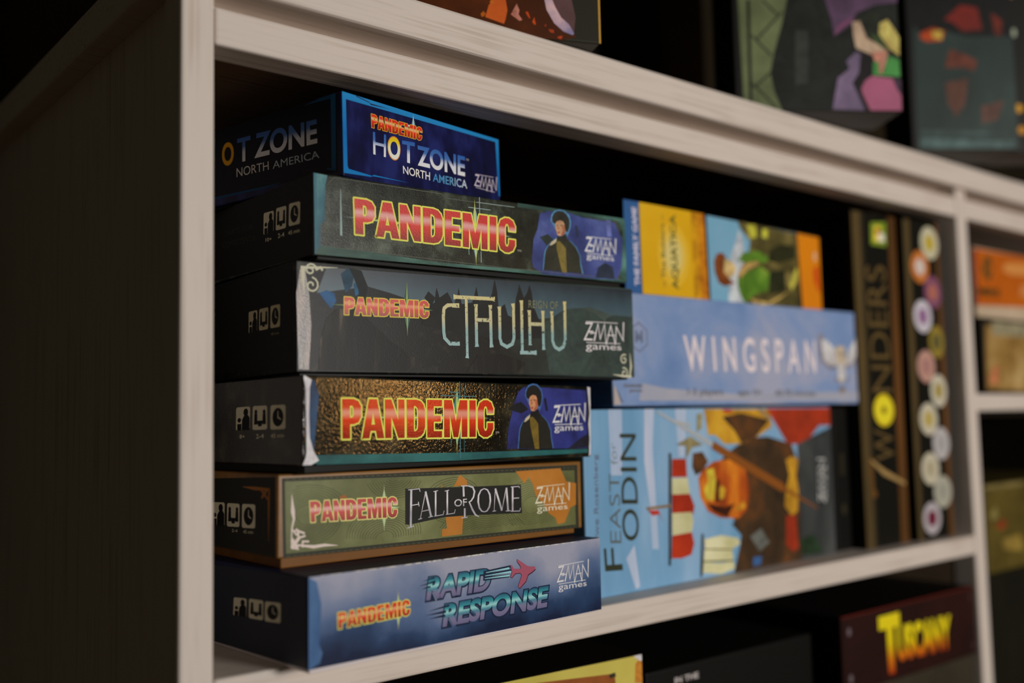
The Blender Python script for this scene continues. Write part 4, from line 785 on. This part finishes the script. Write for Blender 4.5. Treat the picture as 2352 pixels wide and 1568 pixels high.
text(f, 'title', 'W', [(51.11, 70.12), (50.03, 98.71), (19.63, 99.40), (20.10, 72.67)], gl, 2, 0.0)
dc = [(36.99, 115.42), (53.22, 115.25), (38.34, 129.45)]
rx, ry = abs(dc[1][0] - dc[0][0]), abs(dc[2][1] - dc[0][1])
art(f, 'yellow_disc', [(ink((204, 178, 30)), ellipse(dc[0][0], dc[0][1], rx, ry)), (ink((226, 200, 40)), ellipse(dc[0][0], dc[0][1], rx * .82, ry * .82)), (ink((120, 100, 20)), ellipse(dc[0][0], dc[0][1], rx * .25, ry * .25))], 2)
strokes(f, 'numeral', ink((150, 122, 74)), [([(12.40, 73.39), (31.91, 62.54), (65.74, 51.00)], [2, 5, 3]), ], 3)
strokes(f, 'numeral', ink((92, 62, 26)), [([(11.48, 75.41), (13.69, 43.73)], [6, 4]), ([(10.18, 45.52), (18.99, 44.96)], 6)], 2)
e, c = plain_box('board_game', 'tall black game box on end with a zigzag of round pale badges', [2.1957, 0.0462, -0.0317, 0.2044, 0.0000, 0.9770, 0.0000], 0.27, spineb)
f = Face(c)
art(f, 'border', [(colm, [(0.36, 0.25), (8.08, 0.26), (11.18, 286.63), (1.46, 286.45)]), (colr, [(51.86, 0.25), (60.05, 0.25), (60.05, 287.96), (54.52, 287.96)])], 0)
badge = [((44.09, 268.10), 15.41, 15.38, (181,176,149), (172,151,52)), ((25.59, 244.68), 15.00, 15.10, (179,105,44), (190,179,172)), ((45.53, 222.55), 14.52, 15.23, (116,70,96), (158,96,79)), ((26.22, 199.38), 14.95, 14.95, (184,179,188), (132,96,132)), ((47.32, 176.85), 12.72, 15.08, (132,114,44), (79,75,44)), ((27.60, 153.99), 14.92, 14.79, (172,132,119), (154,112,105)), ((46.32, 132.04), 13.73, 14.90, (181,176,158), (149,132,70)), ((26.74, 106.57), 14.84, 14.62, (181,174,154), (167,149,79)), ((45.77, 84.21), 14.28, 14.73, (167,163,163), (149,146,147)), ((25.38, 62.35), 14.75, 14.44, (179,172,151), (158,149,123)), ((44.03, 40.90), 15.11, 14.55, (156,154,140), (140,139,128)), ((23.65, 18.58), 14.66, 14.27, (163,156,161), (96,26,49))]
for q0, r1, r2, c1, c2 in badge:
    art(f, 'round_badge', [(ink(c1), ellipse(q0[0], q0[1], r1, r2)), (ink(c2), ellipse(q0[0], q0[1], r1 * .55, r2 * .5))], 1)

# ================================================================== on the top board
fireA = noise_mat('ember_print', [(.3, (40, 18, 6)), (.55, (74, 34, 10)), (.75, (110, 48, 14))], 16, rough=.35)
e, c = plain_box('board_game', 'dark game box with fiery orange art and thin gold edge on the top board', [-0.0607, 0.3157, -0.4100, 0.9500, 1.1638, 0.9500, 0.0000], 0.07, ink((32, 30, 18)))
f = Face(c)
art(f, 'artwork', [(fireA, [(171.28, 0.25), (255.57, 0.25), (264.63, 2.76), (256.16, 14.83), (248.76, 24.81), (246.72, 72.97), (147.19, 60.80), (146.42, 0.25)]), (noise_mat('dusk_print', [(.3, (60, 38, 34)), (.7, (100, 70, 72))], 12), [(263.03, 4.76), (264.44, 15.62), (260.06, 36.70), (261.11, 74.73), (246.72, 72.97), (248.21, 24.76), (252.80, 12.38)]),
    (noise_mat('orange_glow_print', [(.3, (168, 66, 14)), (.6, (204, 96, 26))], 18), [(207.22, 10.21), (209.48, 17.76), (214.90, 24.60), (219.96, 37.80), (223.05, 32.83), (220.14, 21.96), (221.07, 15.73), (219.89, 10.36), (218.75, 7.10)]), (ink((214, 104, 16)), [(204.38, 12.03), (206.25, 13.78), (207.79, 12.10), (206.18, 10.38), (204.87, 10.25)]), (ink((206, 96, 20)), [(210.05, 19.91), (211.67, 21.65), (213.21, 19.70), (211.59, 17.96)]), (ink((186, 116, 100)), [(223.14, 13.30), (227.04, 20.53), (228.55, 16.45), (227.95, 13.75), (230.29, 10.54), (228.40, 9.84)]), (ink((176, 62, 14)), [(232.29, 15.75), (233.91, 16.17), (235.42, 11.82), (234.35, 12.24)]), (ink((176, 62, 14)), [(236.45, 9.79), (237.88, 13.11), (238.84, 8.43), (237.76, 8.33)]), (ink((166, 60, 18)), [(243.98, 8.37), (245.64, 9.58), (245.04, 7.40)]), (ink((166, 60, 18)), [(246.65, 6.49), (249.91, 6.25), (250.40, 4.17), (247.68, 4.45)]), (ink((176, 60, 24)), [(252.53, 2.23), (255.84, 3.05), (254.68, 0.82), (252.50, 1.16)])], 0)
strokes(f, 'horn_print', noise_mat('lilac_print', [(.3, (110, 108, 150)), (.6, (206, 170, 172))], 40), [([(246.46, 31.00), (247.12, 24.65), (248.62, 19.46), (252.80, 12.38), (258.17, 8.07), (262.75, 4.47)], [3, 5, 6, 6, 6, 1.5])], 3)
strokes(f, 'gold_edge', ink((196, 150, 62)), [([(280.00, 77.18), (280.00, 27.95), (280.00, 0.25)], 1.0)], 3)
# behind it, a dark brown box
plain_box('board_game', 'plain dark brown box set back between the fiery box and the quilted green one', [1.08, 0.62, -0.25, 0.72, 1.1638, 0.98, 0], 0.09, noise_mat('dark_brown_card', [(.3, (22, 15, 8)), (.7, (38, 25, 13))], 8))
quilt = noise_mat('quilted_green_print', [(.3, (66, 74, 46)), (.7, (116, 126, 86))], 20)
e, c = plain_box('board_game', 'game box with quilted green edge and a magenta and skin-toned figure print', [1.4115, 0.0535, -0.6000, 0.4475, 1.1638, 0.9500, 0.0000], 0.05, ink((14, 13, 10)))
f = Face(c)
art(f, 'artwork', [(quilt, [(6.63, 0.25), (37.06, 0.25), (30.61, 15.21), (28.18, 29.35), (31.94, 45.63), (39.06, 68.17), (43.99, 86.70), (49.41, 138.45), (5.17, 137.38), (5.13, 86.00)]), (ink((16, 15, 11)), [(11.75, 86.12), (14.30, 86.17), (13.14, 4.98), (10.92, 4.96)]),
    (ink((26, 28, 24)), [(36.04, 0.25), (130.63, 0.29), (131.76, 140.58), (47.34, 138.40), (43.48, 86.69), (39.06, 68.17), (31.94, 45.63), (28.18, 29.35), (30.61, 15.21)]), (ink((50, 52, 48)), [(47.35, 20.63), (57.42, 21.54), (59.35, 63.16), (49.28, 63.01)]),
    (noise_mat('plum_print', [(.3, (62, 44, 62)), (.7, (112, 82, 116))], 18), [(73.90, 87.23), (78.33, 71.87), (79.75, 58.54), (94.76, 69.04), (98.30, 77.34), (113.21, 83.79), (131.76, 86.22), (131.76, 130.06), (73.81, 128.64)]), (ink((134, 76, 112)), [(79.80, 59.56), (94.92, 72.13), (96.06, 74.21), (84.34, 67.85)]),
    (noise_mat('lilac_smoke_print', [(.3, (56, 50, 70)), (.7, (128, 108, 138))], 22), [(75.93, 1.42), (81.24, 25.85), (90.88, 33.09), (88.61, 39.20), (96.73, 46.47), (100.26, 44.46), (97.97, 30.11), (92.39, 21.88), (97.96, 9.71), (101.63, 0.59)]),
    (ink((196, 160, 134)), [(94.81, 70.07), (102.14, 71.22), (105.62, 57.88), (115.71, 51.85), (122.21, 46.79), (120.21, 38.55), (116.39, 29.28), (113.53, 30.28), (111.11, 43.57), (96.89, 49.54), (95.28, 58.76)]), (ink((190, 124, 104)), [(109.19, 46.63), (121.74, 47.82), (116.36, 28.77), (113.53, 30.28)]),
    (ink((30, 36, 24)), [(101.05, 70.17), (105.53, 76.43), (117.07, 77.65), (115.48, 67.30), (124.65, 43.74), (116.75, 51.86), (104.74, 60.95)]), (ink((214, 176, 96)), [(116.63, 69.38), (123.07, 72.58), (127.91, 65.42), (131.76, 58.26), (131.13, 43.82), (122.90, 49.89), (115.67, 61.11)]), (ink((64, 84, 44)), [(107.86, 61.00), (114.00, 59.03), (124.71, 44.77), (115.71, 51.85)]),
    (noise_mat('vivid_green_print', [(.3, (40, 104, 44)), (.7, (80, 154, 76))], 24), [(109.27, 28.18), (109.80, 38.43), (114.01, 39.50), (114.51, 29.26), (117.69, 30.32), (122.57, 43.71), (130.96, 40.73), (130.86, 27.39)]),
    (noise_mat('magenta_print', [(.3, (130, 68, 94)), (.7, (164, 88, 118))], 14), [(101.63, 0.59), (99.41, 17.87), (102.83, 24.03), (108.20, 27.66), (124.73, 25.79), (131.31, 22.27), (130.65, 0.80)]), (ink((64, 44, 62)), [(124.70, 25.27), (131.42, 24.32), (131.06, 12.03), (127.44, 18.14)]), (ink((22, 18, 18)), [(93.94, 21.90), (100.04, 30.13), (100.88, 46.52), (109.03, 43.55), (108.85, 30.22), (97.91, 18.88), (105.76, 0.62), (101.63, 0.59)])], 0)
strokes(f, 'quilt_lines', ink((46, 52, 34)), [([(24.51, 86.35), (36.26, 74.26)], 1.6), ([(39.47, 77.39), (18.07, 54.60)], 1.6), ([(14.68, 58.62), (29.77, 42.56)], 1.6), ([(28.18, 29.35), (14.46, 17.08)], 1.6), ([(13.82, 21.11), (32.07, 2.10)], 1.6)], 3)
tealD = noise_mat('murky_teal_print', [(.3, (22, 30, 28)), (.55, (38, 52, 48)), (.75, (62, 80, 74))], 12, (1, 1, .5))
e, c = plain_box('board_game', 'murky teal game box with a red glow and orange spark, beside the magenta figure box', [2.1577, -0.0198, -0.6000, 0.3365, 1.1638, 0.9500, 0.0000], 0.05, ink((12, 12, 9)))
f = Face(c)
redD = noise_mat('crimson_glow_print', [(.3, (70, 18, 12)), (.7, (126, 30, 18))], 18)
art(f, 'artwork', [(tealD, [(5.44, 0.25), (99.02, 0.32), (99.02, 70.19), (99.02, 198.06), (11.58, 195.79), (6.24, 99.95)]), (ink((14, 12, 10)), [(6.90, 111.83), (13.74, 104.80), (35.67, 107.51), (54.84, 103.02), (99.02, 103.72), (99.02, 198.12), (11.58, 195.79)]), (redD, [(36.30, 118.25), (51.69, 131.67), (67.44, 129.54), (71.08, 109.23), (52.70, 107.76), (43.46, 115.98)]), (ink((96, 32, 20)), [(80.62, 124.96), (89.99, 117.91), (89.15, 104.71), (83.02, 104.62)]),
    (ink((176, 66, 18)), [(12.33, 101.22), (13.81, 105.99), (24.93, 110.32), (35.67, 107.51), (32.76, 99.13), (18.17, 97.74)]), (ink((222, 170, 70)), [(23.55, 107.33), (33.28, 108.07), (32.83, 100.32), (24.42, 101.39)]), (ink((92, 46, 32)), [(33.73, 74.22), (39.55, 90.90), (53.84, 86.33), (64.43, 80.51), (61.41, 70.97), (53.12, 74.44)]), (ink((86, 54, 42)), [(32.90, 60.01), (54.98, 64.97), (51.12, 41.29), (41.95, 29.45), (35.41, 41.17)]), (ink((84, 56, 46)), [(65.52, 39.04), (87.80, 45.13), (80.59, 27.34), (65.79, 23.71)]),
    (ink((70, 92, 90)), [(6.70, 1.16), (94.75, 1.48), (95.20, 8.55), (7.23, 10.50)]), (ink((58, 76, 74)), [(7.36, 12.84), (95.51, 13.27), (85.96, 16.17), (8.82, 17.52)])], 0)
e, c = plain_box('board_game', 'black box with small yellow light spots on the top board beside the teal one', [2.45, -0.19, -0.6, 0.34, 1.1638, 0.95, 0], 0.05, ink((16, 14, 9)))
f = Face(c)
art(f, 'light_spots', [(ink((196, 140, 16)), ellipse(6, 40, 4, 4)), (ink((190, 134, 16)), ellipse(5, 150, 5, 7)), (ink((150, 160, 140)), ellipse(6, 110, 2, 4)), (ink((176, 120, 14)), ellipse(8, 20, 4, 4)), (ink((176, 120, 14)), ellipse(40, 60, 6, 6)), (ink((176, 120, 14)), ellipse(60, 90, 6, 4))], 0)

# ================================================================== lower compartment
e, c = plain_box('board_game', 'yellow-edged game box standing below the shelf, its corner worn white', [0.1928, 0.1109, -0.0847, 0.8000, -0.9980, 0.8700, 0.0000], 0.07, ink((14, 13, 9)))  # dark carton colour stands for the shadow on its top face
f = Face(c)
art(f, 'artwork', [(noise_mat('lemon_card', [(.3, (172, 158, 66)), (.7, (192, 178, 84))], 12), [(0.2, 20), (235.5, 20), (235.5, 256.2), (0.2, 256.2)]), (noise_mat('amber_print', [(.3, (120, 62, 20)), (.7, (170, 98, 34))], 18), [(152.05, 252.08), (210.57, 248.07), (212.99, 245.43), (214.81, 227.61), (138.29, 183.39), (34.37, 207.51), (97.89, 248.31)]), (ink((188, 120, 40)), [(230.32, 251.55), (235.75, 254.44), (235.75, 238.20), (229.29, 239.37)]), (ink((44, 40, 24)), [(208.07, 248.10), (213.11, 248.54), (213.85, 245.92), (208.80, 245.48)])], 0)
art(f, 'worn_corner', [(scuff, [(228.78, 256.24), (235.75, 256.40), (235.75, 252.75), (234.70, 252.15)])], 1, 'white worn corner')
e, c = plain_box('board_game', 'black box below the shelf between the yellow one and the dark red one', [1.06, 0.10, -0.03, 0.62, -0.998, 0.805, 0], 0.22, ink((7, 7, 5)))
f = Face(c)
text(f, 'small_print', 'IN THE', [(28, 226), (52, 226), (52, 230), (28, 230)], GREYW, 1, 0.02)
e, c = plain_box('board_game', 'tall grey-brown box below the shelf, carrying the dark red one', [1.742, 0.036, -0.0255, 0.690, -0.998, 0.638, 0], 0.24, noise_mat('grey_card', [(.3, (40, 36, 27)), (.7, (60, 54, 42))], 10))
e, c = plain_box('board_game', 'dark red game box with flaming yellow letters, beneath the shelf beside the divider', [1.7405, 0.0305, -0.0255, 0.7047, -0.3580, 0.2036, 0.0000], 0.24, ink((12, 9, 7)))  # near-black carton puts the shade above the front into the colour
f = Face(c)
art(f, 'front_print', [(noise_mat('oxblood_print', [(.3, (24, 8, 6)), (.7, (40, 13, 9))], 12), [(.2, .2), (207.6, .2), (207.6, 59.8), (.2, 59.8)])], 0)
flame = grad_mat('flame_letter_print', [(0, (150, 40, 10)), (.25, (196, 110, 10)), (.55, (218, 190, 10)), (1, (214, 196, 24))], 2)
art(f, 'corner_rivets', [(ink((96, 84, 88)), ellipse(*[(10.85, 47.36)][0], 2.4, 3.4)), (ink((96, 84, 88)), ellipse(*[(10.67, 11.36)][0], 2.4, 3.4)), (ink((60, 36, 36)), ellipse(*[(201.34, 50.89)][0], 2.4, 3.4)), (ink((60, 36, 36)), ellipse(*[(202.69, 8.31)][0], 2.4, 3.4)), (ink((92, 26, 16)), [(0.82, 58.78), (207.62, 58.87), (207.62, 59.81), (0.93, 59.81)])], 1)
text(f, 'title', 'T', [(52.29, 6.34), (84.90, 4.49), (83.25, 53.46), (52.16, 53.17)], flame, 3, 0.045)
text(f, 'title', 'USCANY', [(77.99, 13.15), (164.22, 10.61), (164.33, 40.62), (78.01, 42.84)], flame, 3, 0.05)

# ================================================================== right-hand compartment
e, c = plain_box('board_game', 'sandy picture-printed box on the shelf past the divider, under the orange one', [2.6900, 0.0500, 0.0000, 0.7400, 0.4450, 0.2400, 0.0000], 0.22, ink((40, 36, 28)))
f = Face(c)
art(f, 'artwork', [(noise_mat('sand_print', [(.3, (96, 74, 34)), (.5, (140, 108, 56)), (.7, (176, 150, 100))], 22, (1, 1, 1), 5), [(1.54, 2.37), (118.96, 0.25), (129.59, 70.55), (5.17, 65.73)]), (ink((146, 138, 110)), [(18.81, 56.61), (127.62, 57.74), (130.25, 70.55), (20.61, 70.55)]), (ink((206, 116, 80)), [(6.67, 8.12), (24.53, 8.24), (28.40, 26.31), (17.69, 24.74)])], 0)
e, c = plain_box('board_game', 'orange game box with pale edges and dark lettering, past the divider', [2.6550, 0.0500, 0.0000, 0.7800, 0.6940, 0.2360, 0.0000], 0.22, noise_mat('pale_card', [(.3, (166, 148, 124)), (.7, (184, 164, 140))], 20))
f = Face(c)
art(f, 'label', [(noise_mat('orange_label_print', [(.3, (160, 74, 8)), (.7, (182, 94, 20))], 14), [(0.25, 11.40), (142.55, 15.79), (150.46, 69.37), (0.25, 67.80)]), (ink((150, 56, 20)), [(0.25, 11.40), (6.27, 11.77), (7.42, 67.78), (0.25, 67.80)])], 0)
text(f, 'title', '4D', [(15.37, 37.91), (36.30, 38.75), (39.32, 62.28), (16.97, 62.40)], ink((66, 62, 30)), 2, 0.05)
text(f, 'title', 'MINI', [(5.14, 21.32), (50.02, 22.75), (49.82, 30.53), (5.59, 29.61)], ink((58, 54, 24)), 2, 0.05)
art(f, 'pale_patch', [(ink((196, 130, 66)), [(62.27, 49.96), (80.78, 47.08), (147.66, 50.68), (149.45, 62.91), (82.57, 60.28), (63.23, 57.21)]), (ink((186, 124, 70)), [(97.26, 26.43), (144.10, 26.37), (146.32, 41.54), (102.20, 38.45)])], 1)
e, c = plain_box('board_game', 'olive green picture box below the short shelf past the divider', [2.6300, 0.0500, 0.0000, 0.7800, -0.1460, 0.2880, 0.0000], 0.24, noise_mat('olive_card', [(.3, (56, 48, 18)), (.55, (84, 72, 28)), (.7, (104, 92, 44))], 16))
f = Face(c)
art(f, 'artwork', [(ink((112, 100, 60)), [(0.25, 80.18), (86.72, 79.92), (87.28, 83.91), (0.73, 84.33)]), (ink((126, 116, 66)), [(9.58, 56.71), (22.98, 63.38), (25.67, 51.63), (12.96, 50.73)]), (ink((122, 52, 24)), [(20.75, 46.27), (42.61, 50.30), (41.33, 40.70), (24.18, 40.23)]), (ink((132, 110, 50)), [(31.32, 29.99), (71.00, 32.25), (77.72, 15.80), (34.28, 20.09)])], 0)
plain_box('board_game', 'tall black box past the divider, carrying the olive one', [2.63, 0.055, 0, 0.78, -0.998, 0.850, 0], 0.24, noise_mat('black_card', [(.3, (12, 11, 7)), (.8, (26, 24, 12))], 14))
plain_box('board_game', 'wide black box added under the short shelf to darken the gap beyond the olive one', [3.46, 0.10, 0, 0.95, -0.998, 1.36, 0], 0.24, noise_mat('black_card', [(.3, (12, 11, 7)), (.8, (26, 24, 12))], 14))  # added to hide the bright far side panel behind the gap
